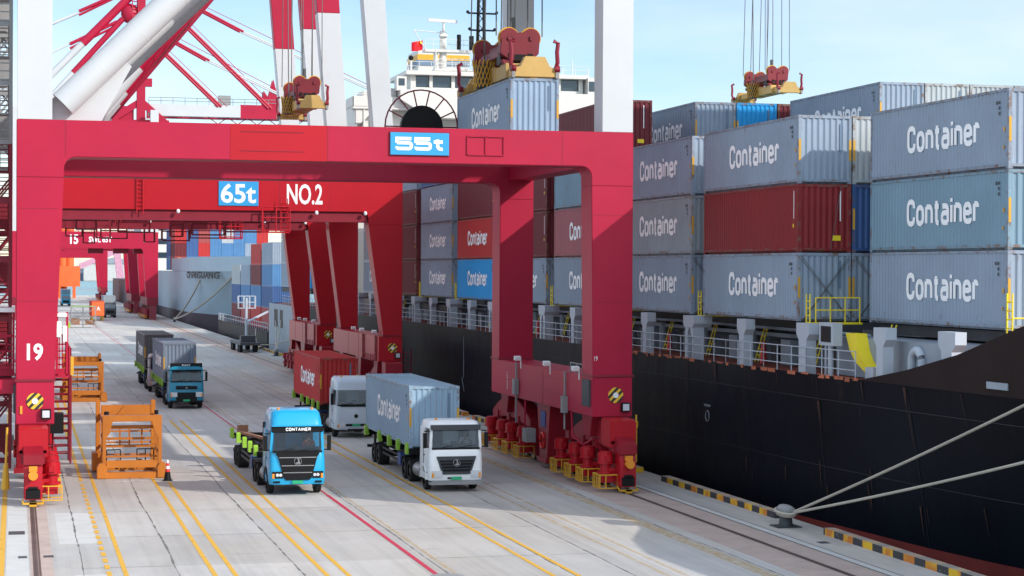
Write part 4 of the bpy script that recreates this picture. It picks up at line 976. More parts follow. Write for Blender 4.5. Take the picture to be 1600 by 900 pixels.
def cyl_lamp(t, x, y, z):
    d = MB(); d.prism([(y-.14, z+.02), (y+.12, z+.06), (y+.08, z+.26), (y-.2, z+.2)], 'x', x-.34, x+.0); d.tube((x+.02, y, z-.4), (x+.02, y, z+.1), .03, n=6); d.build('work_lamp', 'white', t)

# --- near crane (number 19, 55t)
C1Y = 89.3
c1 = crane('red portal crane numbered 19 with blue 55t sign and white upper legs', C1Y, 18.5, 'quay cranes along the rail', near=True)
for y in (C1Y, C1Y+18.5):
    for xa, xb in ((XL+.04, XL+1.5), (XR-1.48, XR-.02)):
        l = MB(); l.box(xa, xb, y+.02, y+1.42, 16.46, 48); l.build('upper_leg', 'crane_white', c1, bevel=.05)
b = MB()
for y in (C1Y, C1Y+18.5): b.box(XL, XR, y, y+1.5, 44, 46.5)
for y in (C1Y+4.2, C1Y+13.7): b.box(-22, 64, y, y+1.5, 26.4, 30.4)
b.box(XL, XR, C1Y+1.5, C1Y+18.5, 30.6, 31.6); b.build('upper_cross_beam', 'crane_white', c1)
for y in (C1Y+.35, C1Y+18.6):
    d = MB(); a = Vector((1.95, y, 17.15)); e = Vector((27.0, y, 42.3)); d.tube(a, e, .60, n=40)
    dg = d.build('diagonal_tube', 'crane_white', c1)
    d = MB(); dr = (e-a).normalized()
    for q in (2.3, 4.6, 7.0, 9.4, 12): d.tube(a+dr*q, a+dr*(q+.03), .605, n=40)
    d.build('weld_seam', 'seam', dg)
    d = MB(); d.prism([(1.5, 16.46), (3.6, 16.46), (4.9, 18.9), (4.3, 19.4), (1.5, 17.4)], 'y', y+.25, y+.62); d.build('gusset', 'crane_white', c1)
d = MB(); d.tube((2.2, C1Y+10, 17.3), (24, C1Y+10, 39), .42, n=24); d.build('diagonal_tube', 'crane_white', c1)
# beam dressing
def plate_on(t, x0, x1, z0, z1, y, mat, th=.02, name='plate'):
    p = MB(); p.box(x0, x1, y-th, y, z0, z1); return p.build(name, mat, t)
plate_on(c1, 9.15, 13.45, 14.86, 16.44, C1Y, 'crane_red_b', .012, 'repainted_panel')
p = MB()
for z in (15.25, 16.1): p.box(9.6, 12.4, C1Y-.03, C1Y-.012, z, z+.03)
p.build('panel_edge', 'crane_dark', c1)
for z_ in (8.6, 12.6):
    plate_on(c1, .0, 1.75, z_, z_+.02, C1Y, 'crane_dark', .005, 'weld_seam'); plate_on(c1, XR-1.9, XR, z_, z_+.02, C1Y+.0005, 'crane_dark', .005, 'weld_seam')
for x in (2.05, 13.47, 24.3): plate_on(c1, x, x+.025, 14.86, 16.44, C1Y, 'crane_dark', .006, 'weld_seam')
p = MB(); x0, x1, z0, z1 = 19.85, 21.55, 15.28, 16.12
for a_, b_ in (((x0, z0), (x1, z0)), ((x0, z1), (x1, z1)), ((x0, z0), (x0, z1)), ((x1, z0), (x1, z1)), (((x0+x1)/2, z0), ((x0+x1)/2, z1))): p.beam((a_[0], C1Y-.03, a_[1]), (b_[0], C1Y-.03, b_[1]), .06)
p.build('inspection_frame', 'crane_red', c1)
sg = plate_on(c1, 16.30, 18.98, 15.22, 16.22, C1Y-.06, 'sign_blue', .05, 'load_sign')
plate_on(sg, 16.26, 19.02, 15.18, 16.26, C1Y-.03, 'crane_dark', .03, 'sign_back')
text('55t', 2.25, .60, (17.64, C1Y-.114, 15.72), 'white', parent=sg, bold=.045)
text('19', .68, .74, (.80, C1Y-.004, 6.42), 'white', parent=c1, bold=.03)
text('19', .16, .22, (XR-1.75, C1Y-.004, 6.0), 'white', parent=c1, bold=.0)
plate_on(c1, .18, .28, 3.75, 4.1, C1Y-.02, 'lamp_amber', .06, 'beacon'); plate_on(c1, XR-.25, XR-.12, 3.7, 3.95, C1Y-.02, 'cone_red', .03, 'notice')
for y in (C1Y+2.2, C1Y+7.5, C1Y+13.5): cyl_lamp(c1, XR-1.95, y, 5.3)
p = MB(); p.rail([(XR-1.85, C1Y+1.9, 5.14), (XR-1.85, C1Y+4, 5.14)], .5, 1, .03); p.box(XR-2.15, XR-1.9, C1Y+4.3, C1Y+4.7, 3.2, 4.0); p.box(XR-2.15, XR-1.9, C1Y+14.0, C1Y+14.5, 3.5, 4.3); p.tube((XR-2.0, C1Y+4.5, 2.4), (XR-2.0, C1Y+4.5, 5.2), .05); p.tube((XR-2.0, C1Y+14.2, 2.0), (XR-2.0, C1Y+14.2, 5.2), .05)
p.build('cable_conduit', 'grey_box', c1)
text('MAX 55T', .95, .16, (XR-1.905, C1Y+16.6, 4.1), 'white', face='-x', parent=c1, bold=.01).rotation_euler = (0, R(-90), R(-90))
p = MB(); p.path([(XR-1.95, C1Y+12.4, 3.3), (XR-2.0, C1Y+12.3, 2.0), (XR-1.5, C1Y+12, 1.4)], .05); p.path([(XR-1.95, C1Y+3.4, 3.3), (XR-2.0, C1Y+3.0, 2.2), (XR-1.6, C1Y+2.6, 1.8), (XR-1.5, C1Y+1.2, 2.2)], .05)
p.path([(XR-.6, C1Y-.7, 3.2), (XR-.6, C1Y-1.5, 2.3), (XR-.9, C1Y-1.8, 2.0)], .04); p.build('hose', 'crane_red', c1)
p = MB(); p.tube((-.35, C1Y-.3, 3.2), (-.4, C1Y-.3, 1.6), .05); p.tube((-.4, C1Y-.3, 1.6), (-.42, C1Y-.3, .55), .10, .19, n=8); p.tube((XR+.15, C1Y-.2, 1.2), (XR+.15, C1Y-.2, 3.4), .05); p.tube((XR+.15, C1Y-.2, 2.8), (XR+.15, C1Y-.2, 3.1), .09); islands(p, 'storm_pin', 'yellow', c1)
# cable reel above the rear beam
rc = Vector((21.3, C1Y+18.0, 17.8)); p = MB(); n = 32
for i in range(n):
    a, b_ = 2*math.pi*i/n, 2*math.pi*(i+1)/n
    for rr_ in (2.0,):
        p.tube(rc+Vector((rr_*math.cos(a), 0, rr_*math.sin(a))), rc+Vector((rr_*math.cos(b_), 0, rr_*math.sin(b_))), .045, n=5, cap=False)
for i in range(14):
    a = 2*math.pi*i/14; p.tube(rc+Vector((.9*math.cos(a), 0, .9*math.sin(a))), rc+Vector((2*math.cos(a), 0, 2*math.sin(a))), .04, n=5, cap=False)
reel = p.build('cable_reel', 'crane_dark', c1); p = MB(); p.tube(rc+Vector((0, -.2, 0)), rc+Vector((0, .25, 0)), 1.15, n=32); p.build('cable_drum', 'black', reel)
p = MB(); p.box(21.0, 21.6, C1Y+18.25, C1Y+18.7, 16.3, 18.1); p.build('bracket', 'crane_dark', reel)
# stair tower left of the landside legs
st = MB(); dk = MB(); x0, x1, ya, yb = -2.3, -.25, C1Y+2.2, C1Y+6.2
for z, ya, yb in [(5.3+2.6*i, C1Y+2.2, C1Y+6.2) for i in range(10)]+[(4.4+2.6*i, C1Y+10.2, C1Y+14.2) for i in range(10)]:
    top = z > 14
    mb = st if top else dk
    mb.box(x0, x1, ya, ya+1.0, z, z+.06); mb.box(x0, x1, yb-1, yb, z+1.3, z+1.36)
    mb.beam((x0+.4, ya+1, z), (x0+.4, yb-1, z+1.3), .05, .2); mb.beam((x1-.9, ya+1, z+2.6), (x1-.9, yb-1, z+1.3), .05, .2); mb.beam((x1-.1, ya+1, z+2.6), (x1-.1, yb-1, z+1.3), .05, .2)
    for i in range(1, 7): y = ya+1+2*i/7; mb.box(x1-.9, x1-.1, y-.1, y+.1, z+2.6-1.3*i/7, z+2.63-1.3*i/7); mb.box(x0+.1, x0+.9, y-.1, y+.1, z+1.3*i/7, z+1.3*i/7+.03)
    mb.rail([(x0, ya, z+.06), (x1, ya, z+.06)], 1.05, .5, .028, (1, .66, .33)); mb.rail([(x1, ya, z+.06), (x1, yb, z+1.36)], 1.05, .8, .028, (1, .5)); mb.beam((x0, ya, z-.12), (x1, ya, z-.12), .1, .2)
for mb, za, zb in ((dk, 1.2, 15.5), (st, 15.5, 31)):
    for xx in (x0, x1):
        for yy in (C1Y+2.2, C1Y+6.2, C1Y+10.2, C1Y+14.2): mb.beam((xx, yy, za), (xx, yy, zb), .14)
    zz = za
    while zz < zb-2.6:
        for yy in (C1Y+6.2, C1Y+10.2, C1Y+14.2): mb.beam((x0, yy, zz), (x1, yy, zz+2.6), .09); mb.beam((x1, yy, zz), (x0, yy, zz+2.6), .09)
        mb.beam((x0, C1Y+6.2, zz), (x1, C1Y+6.2, zz), .12, .25); mb.box(x0+.9, x1, C1Y+7, C1Y+7.6, zz+.3, zz+1.6); zz += 2.6
dk.build('stair_tower', 'crane_dark', c1); st.build('stair_tower', 'grey_box', c1)
# maintenance platform around the leg
p = MB(); p.box(-1.6, -.2, C1Y+1.9, C1Y+7, 5.6, 5.72); p.box(-1.6, -1.52, C1Y+1.9, C1Y+7, 5.2, 6.9)
for xa, xb in ((-1.55, -.05), (1.7, 2.25)):
    p.box(xa, xb, C1Y+1.95, C1Y+2.02, 5.3, 5.6); p.box(xa, xa+.12, C1Y+1.9, C1Y+2.05, 5.3, 8.1); p.box(xb-.1, xb, C1Y+1.9, C1Y+2.05, 5.3, 8.1); p.box(xa, xb, C1Y+1.92, C1Y+2.04, 7.0, 7.12)
    for k_ in range(4): p.box(xa, xb, C1Y+1.94, C1Y+2.0, 5.75+k_*.3, 5.81+k_*.3)
    for k_ in range(1, 4): p.box(xa+(xb-xa)*k_/4, xa+(xb-xa)*k_/4+.05, C1Y+1.94, C1Y+2.0, 5.5, 7.0)
p.box(1.65, 2.3, C1Y+1.9, C1Y+7, 5.2, 5.35); p.rail([(2.3, C1Y+2, 5.35), (2.3, C1Y+7, 5.35)], 1.2, .8, .03, (1, .5))
p.box(-1.0, 0, C1Y+.6, C1Y+2.6, 4.6, 5.2)
p.build('service_platform', 'crane_red', c1)
p = MB(); p.box(-1.7, -.05, C1Y+1.8, C1Y+7, 8.1, 8.3); p.box(-1.45, -1.2, C1Y+1.86, C1Y+1.9, 7.2, 7.8); p.box(1.62, 2.2, C1Y+1.8, C1Y+5, 7.9, 8.05); p.box(1.75, 1.95, C1Y+1.86, C1Y+1.9, 7.0, 7.7); p.box(2.02, 2.2, C1Y+1.86, C1Y+1.9, 6.8, 7.5); p.build('platform_roof', 'white', c1)
p = MB(); p.ladder((2.0, C1Y+4.4, 1.3), (2.0, C1Y+4.4, 5.3), .7, (1, 0, 0), .04, .32); p.ladder((2.0, C1Y+5.2, 1.3), (2.0, C1Y+5.2, 5.3), .7, (1, 0, 0), .04, .32)
pts = [(2.42, C1Y+4.2, 1.2), (2.42, C1Y+4.2, 5.0), (2.40, C1Y+4.2, 6.4), (2.2, C1Y+4.2, 6.8)]; p.path(pts, .05); p.build('access_ladder', 'crane_dark', c1)
p = MB(); p.box(1.5, 2.1, C1Y+3.6, C1Y+4.6, 2.6, 3.5); p.build('cable_tray', 'black', c1)
p = MB(); p.box(2.36, 2.5, C1Y+2.2, C1Y+3.0, 5.3, 6.1); p.box(-1.9, -1.7, C1Y+2.0, C1Y+3.0, 5.3, 6.2); islands(p, 'warning_panel', 'yellow', c1)

# --- cranes two and three
def crane_b(label, Y0, DY, mat, seed, sign=False):
    t = crane(label, Y0, DY, 'quay cranes along the rail', red=mat, wtop=2.55, wbot=1.40, ztop=17.35, zbot=14.3, near=False)
    for i, y in enumerate((Y0, Y0+DY)):
        zr = 31.4
        for nm, z0, z1, m_ in (('upper_leg', 17.36, zr, 'crane_white'), ('upper_leg_head', zr, 44, 'crane_red')):
            l = MB(); q_ = -.35*i; fa = lambda z: XR-1.95+q_-(z-17.36)*.085; fb = lambda z: XR-.50+q_*.4-(z-17.36)*.068
            l.prism([(fa(z0), z0), (fb(z0), z0), (fb(z1), z1), (fa(z1), z1)], 'y', y+.1, y+1.5)
            l.build(nm, m_, t, bevel=.04)
            l = MB(); l.box(XL+.05, XL+1.5, y+.1, y+1.5, z0, z1); l.build(nm, m_, t)
        d = MB(); a = Vector((1.75, y+.8, 16.6)); k_ = Vector((1, 0, 1.22)); m1 = a+k_*6.6; d.tube(a, m1, .62, n=28); d.build('diagonal_tube', 'crane_white', t)
        d = MB(); d.tube(m1, a+k_*18, .62, n=28); d.build('diagonal_head', 'crane_red', t)
    # hanging access cages and ladders below the beam
    def cage(x, z, w, h, y):
        d = MB()
        for xx in (x, x+w):
            for yy in (y, y+1.2): d.beam((xx, yy, z), (xx, yy, z+h), .09)
        for zz in (z, z+h*.5):
            d.beam((x, y, zz), (x+w, y, zz), .07); d.beam((x, y+1.2, zz), (x+w, y+1.2, zz), .07); d.beam((x, y, zz), (x, y+1.2, zz), .07); d.beam((x+w, y, zz), (x+w, y+1.2, zz), .07)
        d.box(x, x+w, y, y+1.2, z-.06, z); d.build('hanging_cage', 'crane_dark', t)
    for x, z, w, h in ((5.9, 12.4, 1.0, 1.8), (7.4, 12.8, 2.3, 1.4), (11.2, 12.5, .9, 1.7), (12.6, 12.6, 2.4, 1.6), (15.3, 12.9, 3.2, 1.3), (4.2, 12.9, 1.4, 1.3)): cage(x, z, w, h, Y0+.6+(x % 2)*4)
    d = MB(); d.ladder((8.6, Y0-.12, 14.0), (8.6, Y0-.12, 17.0), .45, (1, 0, 0), .04); d.rail([(17.3, Y0-.5, 12.8), (19.3, Y0-.5, 12.8)], 1.8, 1, .05, (1, .55, .05)); d.ladder((18.9, Y0-.4, 12.8), (18.9, Y0-.4, 15.2), .5, (1, 0, 0), .04); d.box(17.3, 19.3, Y0-.55, Y0+.0, 12.7, 12.8); d.beam((17.4, Y0-.05, 12.7), (17.4, Y0-.05, 14.3), .1); d.beam((19.2, Y0-.05, 12.7), (19.2, Y0-.05, 14.3), .1)
    d.build('beam_ladder', mat, t)
    d = MB()
    for x in (11.3, 21.3, 24.9): d.ball((x, Y0-.2, 14.2), .13, (1, 1, 1.3))
    islands(d, 'beam_lamp', 'white', t)
    d = MB(); d.prism([(Y0-.35, 14.28), (Y0+1.9, 14.28), (Y0+1.9, 14.0), (Y0-.35, 14.0)], 'x', 2.1, 25.0) if False else d.box(2.1, 25.1, Y0+.2, Y0+1.6, 13.55, 14.28); d.build('beam_flange', 'crane_dark', t)
    for y in (Y0+2.5, Y0+8, Y0+12): cyl_lamp(t, XR-1.5, y, 5.3)
    for y in (Y0+1.0, Y0+6.5): d = MB(); d.ladder((XR-1.80, y, 3.3), (XR-1.80, y, 5.2), .5, (0, 1, 0), .04); d.build('sill_ladder', 'crane_dark', t)
    d = MB()
    d.rail([(XR-1.8, Y0+2.2, 2.9), (XR-1.8, Y0+6.5, 2.9)], .8, 1, .03); d.ladder((XR+.6, Y0+1, .8), (XR+.6, Y0+1, 4.2), .6, (1, 0, 0), .04)
    d.build('sill_ladder', 'crane_dark', t)
    if sign:
        s_ = plate_on(t, 14.2, 17.07, 14.66, 16.42, Y0-.03, 'sign_blue', .04, 'load_sign'); text('65t', 2.55, 1.42, (15.62, Y0-.075, 15.55), 'white', parent=s_, bold=.022)
        text('NO.2', 2.62, 1.50, (20.45, Y0-.006, 15.55), 'white', parent=t, bold=.02)
        plate_on(t, 22.3, 22.33, 14.32, 17.3, Y0, 'crane_dark', .006, 'weld_seam'); plate_on(t, 18.6, 18.64, 14.32, 17.3, Y0, 'crane_dark', .006, 'weld_seam')
    return t
c2 = crane_b('bright red portal crane with 65t and NO.2 painted on its beam', 146.6, 19.9, 'crane_red_b', 1, True)
c3 = crane_b('red portal crane standing directly behind the NO.2 crane', 178.2, 16.6, 'crane_red_b', 2)

# --- far cranes
def far_crane(label, Y0, DY, letters=False, up=False, x0=-1.0, x1=27.7, beam=(14.3, 17.5)):
    t = thing('quay_crane', label, 'crane', (13.8, Y0, 0), 'quay cranes along the rail')
    for i, y in enumerate((Y0, Y0+DY)):
        b = MB(); portal_beam(b, y, y+1.8, beam[0], beam[1], x0, x1, 2.6, 3.0, beam[0]-1, .8); b.build('portal_beam', 'crane_red', t)
        for a_ in (0, 1):
            l = MB()
            if a_: leg_prism(l, x1-2.4, x1, x1-3.0, x1, y+.01, y+1.8, 4.4, beam[0]-1)
            else: leg_prism(l, x0, x0+2.0, x0, x0+2.6, y+.01, y+1.8, 4.4, beam[0]-1)
            l.build('leg', 'crane_red', t)
    for xa in (x0, x1-2.2):
        b = MB(); b.box(xa, xa+2.2, Y0-.5, Y0+DY+2.3, 2.8, 4.4); b.build('sill_beam', 'crane_dark', t)
        b = MB()
        for k_ in range(8): y = Y0-3+k_*(DY+6)/7; b.prism([(y-1.2, .1), (y-.6, 2.8), (y+.6, 2.8), (y+1.2, .1)], 'x', xa+.4, xa+1.6); b.tube((xa-.2, y, 1), (xa-.2, y, 2.2), .45, n=8)
        b.build('bogie', 'crane_dark', t)
        b = MB(); b.box(xa-.5, xa, Y0-.5, Y0+DY+2, .3, .9); b.build('guard', 'orange', t)
    b = MB(); b.rail([(x0, Y0+.3, beam[1]), (x1, Y0+.3, beam[1])], 1.2, 2.5, .06); b.build('railing', 'crane_red', t)
    if letters:
        text('15', 1.6, 1.9, (11.2, Y0-.02, 15.95), 'white', parent=t, bold=.03); text('SWL 65T', 4.5, 1.15, (16.3, Y0-.02, 15.95), 'white', parent=t, bold=.03)
        b = MB()
        for x in (14, 19, 23): b.box(x, x+3, Y0+3, Y0+5, 13.2, 14.2)
        b.build('hanging_cage', 'crane_dark', t)
    if up:
        for y in (Y0, Y0+DY):
            for xa in (x0, x1-1.6):
                l = MB(); l.box(xa, xa+1.6, y, y+1.5, beam[1], 42); l.build('upper_leg', 'crane_white', t)
    return t
c4 = far_crane('distant red portal crane with 15 and SWL 65T on its beam', 410, 20, True, True)
c5 = far_crane('distant red crane whose leg shows just behind the crane numbered 15', 467, 18, False, True)
c6 = far_crane('small far red portal crane near the far end of the quay', 640, 20, False, False, beam=(13.6, 18.5))
# boom, mast and stays of the crane numbered 15
Yb = 414
b = MB(); b.box(26, 44.5, Yb, Yb+2.2, 41.2, 43.6); b.build('boom', 'crane_white', c4)
b = MB(); b.box(44.5, 72, Yb-.01, Yb+2.2, 41.0, 43.8); b.box(26, 72, Yb+6, Yb+8, 41.2, 43.6); b.build('boom_tip', 'crane_red', c4)
b = MB(); b.rail([(26, Yb, 43.6), (72, Yb, 43.6)], 1.3, 2.4, .07); b.box(40, 42.5, Yb, Yb+1, 43.7, 45.6); b.build('boom_railing', 'grey_box', c4)
b = MB()
for s_ in (0, 2.2): b.prism([(49, 43.6), (53.5, 43.6), (53.0, 47), (52.3, 44.9), (51.2, 49.2), (50.2, 45.4), (49.2, 46.8)], 'y', Yb+s_, Yb+s_+.5)
for i in range(6): b.path([(38+i*4, Yb+1, 41.2), (40+i*4, Yb+1, 39.8), (42+i*4, Yb+1, 41.2)], .1, 5)
b.build('festoon', 'crane_red', c4)
b = MB(); b.beam((24.4, Yb, 36), (24.4, Yb, 72), 1.7); b.beam((24.4, Yb, 44), (17.5, Yb, 39.5), 1.3); b.beam((24.4, Yb, 44), (29.5, Yb, 39.5), 1.3); b.box(17, 30, Yb-1, Yb+2, 38.5, 40.2); b.box(17.5, 23, Yb, Yb+3, 40, 43)
b.ball((22.2, Yb, 61.6), 1.9, (1, .6, 1.1)); b.box(20.6, 24.8, Yb-.5, Yb+.8, 60.2, 62.4); b.ladder((23.2, Yb-1, 60), (23.2, Yb-1, 72), 1.2, (1, 0, 0), .12, .8)
for z in (47, 50, 53): b.box(24.9, 26.6, Yb-.8, Yb+.8, z, z+1.6)
b.build('mast', 'crane_red', c4)
b = MB(); w_ = MB()
def T4(px, py):  # far frame plane, given by the crane's own drawing grid
    X = Yb*math.tan(math.atan((px-800)/F_PX)+yaw); d = Yb*math.cos(yaw)+X*math.sin(yaw); return Vector((X, Yb, 10+(420+(px-25)*.005-py)*d/F_PX))
for a_, c_, r_, mb in (((207, -10), (128, 68), .85, b), ((128, 68), (60, 136), .75, w_), ((190, 30), (113, 114), .62, b), ((113, 114), (60, 172), .6, w_),
                       ((172, -4), (122, 18), .35, b), ((176, -2), (122, 24), .25, b), ((122, 20), (60, 46), .3, w_), ((182, 34), (108, 69), .35, b), ((108, 69), (60, 92), .2, w_), ((178, 42), (108, 76), .25, b)):
    mb.tube(T4(*a_), T4(*c_), r_, n=10)
for p0, p1, p2, off in (((255, -12), (373, 50), (577, 141), 6), ((245, 0), (418, 170), (418, 170), 5), ((200, 28), (320, 95), (437, 150), 6), ((213, 45), (340, 167), (340, 167), 5)):
    for dx in (0, off):
        b.tube(T4(p0[0]+dx, p0[1]), T4(p1[0]+dx, p1[1]), .28, n=6)
        if p2 != p1: w_.tube(T4(p1[0]+dx, p1[1]), T4(p2[0]+dx, p2[1]), .17, n=6)
    b.tube(T4(p0[0]+12, p0[1]-2), T4(p2[0]+14, p2[1]), .06, n=4)
islands(b, 'stay', 'crane_red', c4); islands(w_, 'stay_end', 'crane_white', c4)

# ------------------------------------------------------------------ spreaders
def spreader(loc, label, rope_top=26.0, col='spreader_yellow', dxy=(0, 0)):
    """loc = centre at the twistlock level (bottom)"""
    t = thing('container_spreader', label, 'spreader', loc, 'container spreaders hanging from hoist ropes')
    m = MB()
    for x in (-.55, .55): m.box(x-.14, x+.14, -3.2, 3.2, .28, .95)
    for x in (-.42, .42): m.box(x-.12, x+.12, -5.9, 5.9, .34, .78)
    m.box(-.7, .7, -.6, .6, .3, 1.05); m.box(-.75, .75, 1.6, 3.0, .3, 1.0); m.box(-.8, .8, -3.4, -2.2, .25, .98)
    m.build('main_beam', col, t, world=False, bevel=.02)
    for s_ in (-1, 1):
        e = MB(); y = s_*5.95
        e.prism([(-1.22, .05), (1.22, .05), (1.22, .45), (.75, .55), (.5, 1.05), (-.5, 1.05), (-.75, .55), (-1.22, .45)], 'y', y-.22, y+.22)
        e.box(-.85, .85, y-s_*.6-.1, y-s_*.6+.1, .3, .7); eb = e.build('end_beam', col, t, world=False, bevel=.02)
        for x in (-1.1, 1.1):
            f = MB(); f.box(x-.08, x+.08, y-.28, y+.28, .0, .3); f.tube((x, y, -.05), (x, y, .3), .07, n=8); f.build('twistlock', 'grey_box', eb, world=False)
            f = MB(); sx = 1 if x > 0 else -1
            f.path([(x, y-s_*.1, .4), (x+sx*.08, y, .8), (x+sx*.05, y, 1.3), (x+sx*.1, y, 1.75), (x-sx*.12, y, 1.85)], .11, 8); f.tube((x-.12, y-.2, .45), (x+.12, y-.2, .45), .17, n=10); f.build('flipper_arm', 'crane_dark', t, world=False)
    h = MB()   # head block
    for x in (-.7, .7): h.box(x-.1, x+.1, -2.9, 2.9, 1.45, 1.85)
    for y in (-2.9, 2.9):
        h.prism([(-1.05, 1.5), (-.55, 1.15), (.55, 1.15), (.95, 1.5), (1.0, 2.2), (.5, 2.55), (-.5, 2.55), (-1.0, 2.2)], 'y', y-.28, y+.28)
        h.prism([(-.95, 1.2), (-.5, 1.2), (-.6, .95), (-.85, .95)], 'y', y-.2, y+.2); h.prism([(.95, 1.2), (.5, 1.2), (.6, .95), (.85, .95)], 'y', y-.2, y+.2)
    h.box(-.5, .5, -1.6, 1.6, 1.5, 2.15); h.build('head_block', 'head_red', t, world=False, bevel=.03)
    for y in (-2.9, 2.9):
        for x in (-.56, .56):
            s2 = MB(); s2.tube((x, y-.24, 2.3), (x, y-.12, 2.3), .47, n=28); s2.tube((x, y+.12, 2.3), (x, y+.24, 2.3), .47, n=28); s2.tube((x, y-.36, 2.25), (x, y-.24, 2.25), .11, n=10); sh = s2.build('sheave_cover', 'head_red', t, world=False)
            s2 = MB(); s2.tube((x, y-.1, 2.3), (x, y+.1, 2.3), .54, n=28); s2.build('sheave', 'yellow', sh, world=False)
    c = MB()
    for x in (-.5, .5): c.tube((x, -3.24, 2.3), (x, -3.19, 2.3), .07, n=8); c.box(x-.13, x+.13, -3.22, -3.18, 1.25, 1.5)
    c.box(-.3, .3, -3.2, -3.17, 1.15, 1.45); c.box(.5, .9, -2.0, -1.0, 1.0, 1.4); c.box(-.9, -.6, -2.6, -1.8, 1.0, 1.45)
    islands_local(c, 'fitting', 'black', t)
    c = MB(); c.path([(-.6, -2, 1.05), (-.3, -1.2, 1.5), (.1, -.4, 1.1), (.5, .6, 1.35), (.2, 1.6, 1.05)], .05); c.path([(.6, 2.6, 1.0), (.9, 1.6, 1.5), (.6, .8, 1.1)], .05); c.build('hose', 'black', t, world=False)
    c = MB(); c.tube((.0, -1.0, 1.9), (.0, 1.0, 1.9), .38, n=16); c.build('cable_winch', 'yellow', t, world=False)
    # cable basket
    k_ = MB(); kc = Vector((-.95, .9, 0)); nn = 16
    for i in range(nn):
        a = 2*math.pi*i/nn; a2 = a+.9
        k_.beam(kc+Vector((.5*math.cos(a), .75*math.sin(a), .1)), kc+Vector((.56*math.cos(a2), .85*math.sin(a2), 1.5)), .045); k_.beam(kc+Vector((.5*math.cos(a), .75*math.sin(a), .1)), kc+Vector((.5*math.cos(a-.9), .8*math.sin(a-.9), 1.4)), .03)
    k_.build('cable_basket', 'yellow', t, world=False)
    k_ = MB(); k_.tube(kc+Vector((0, 0, .08)), kc+Vector((0, 0, 1.3)), .42, n=14); k_.box(-.3, .3, -2.2, -1.2, 1.0, 1.5); k_.box(-.2, .3, 3.2, 4.0, .8, 1.3); islands_local(k_, 'cable_bundle', 'grey_dark', t)
    k_ = MB()
    for y in (-2.9, 2.9):
        for x in (-.95, -.35, .35, .95):
            k_.tube((x*1.25, y, 2.4), (x*1.25+dxy[0]*(.3 if x > 0 else .6), y*(.5 if y > 0 else .9)+dxy[1], rope_top), .035, n=5, cap=False)
    k_.tube((.1, 0, 1.9), (.1, 0, rope_top), .03, n=5, cap=False); k_.tube((-.9, .9, 1.3), (-1.2, .9, rope_top), .045, n=5)
    k_.box(-.12, .12, -1.6, -1.36, 2.1, 3.5)
    k_.build('hoist_rope', 'wire', t, world=False); return t
s1 = spreader((24.52, 101.3, 19.42), 'yellow spreader with red head block gripping the hanging grey container', dxy=(0, 0))
container('skyblue', (24.52, 101.3, 16.47), 'grey-blue container hanging from the spreader above the 55t beam', 'lifted container')
index_children(s1)
s2_ = dup(s1, (68.2, 178, 26.3), 'empty yellow spreader hanging high above the stacked grey containers')
s3_ = dup(s1, (21.9, 159, 22.3), 'partly hidden spreader hanging behind the white crane legs')
for q in list(bpy.data.objects):
    if q.name.startswith('container') and q.get('group') == 'lifted container': del q['group']

# ------------------------------------------------------------------ trucks
def rr_ring(hx, y0, y1, r, z, n=4):
    """rounded rectangle ring in plan"""
    pts = []
    for cx, cy, a0 in ((hx-r, y0+r, -90), (hx-r, y1-.12, 0), (-hx+r, y1-.12, 90), (-hx+r, y0+r, 180)):
        rr2 = r if cy < (y0+y1)/2 else .12
        if cy > (y0+y1)/2: cx = (hx-.12) if cx > 0 else -(hx-.12)
        for i in range(n+1):
            a = R(a0+90*i/n); pts.append(Vector((cx+rr2*math.cos(a), cy+rr2*math.sin(a), z)))
    return pts
def wheel(t, x, y, r=.52, w=.30, hubx=-1):
    m = MB(); n = 26; prof = [(-w/2, r*.58), (-w/2, r*.90), (-w/2+.05, r), (w/2-.05, r), (w/2, r*.90), (w/2, r*.58)]
    rings = [[Vector((x+px, y+pr*math.cos(2*math.pi*i/n), r+pr*math.sin(2*math.pi*i/n))) for i in range(n)] for px, pr in prof]
    m.loft(rings, cap=False, smooth=True); ty = m.build('wheel', 'rubber', t, world=False)
    m = MB(); s_ = hubx; a = x+s_*(w/2-.03)
    m.tube((a-s_*.10, y, r), (a-s_*.07, y, r), r*.585, n=22); m.tube((a-s_*.08, y, r), (a+s_*.0, y, r), r*.28, r*.22, n=14)
    for i in range(8): q = 2*math.pi*i/8; m.tube((a-s_*.07, y+r*.42*math.cos(q), r+r*.42*math.sin(q)), (a-s_*.04, y+r*.42*math.cos(q), r+r*.42*math.sin(q)), .03, n=6)
    m.build('rim', 'grey_dark', ty, world=False)
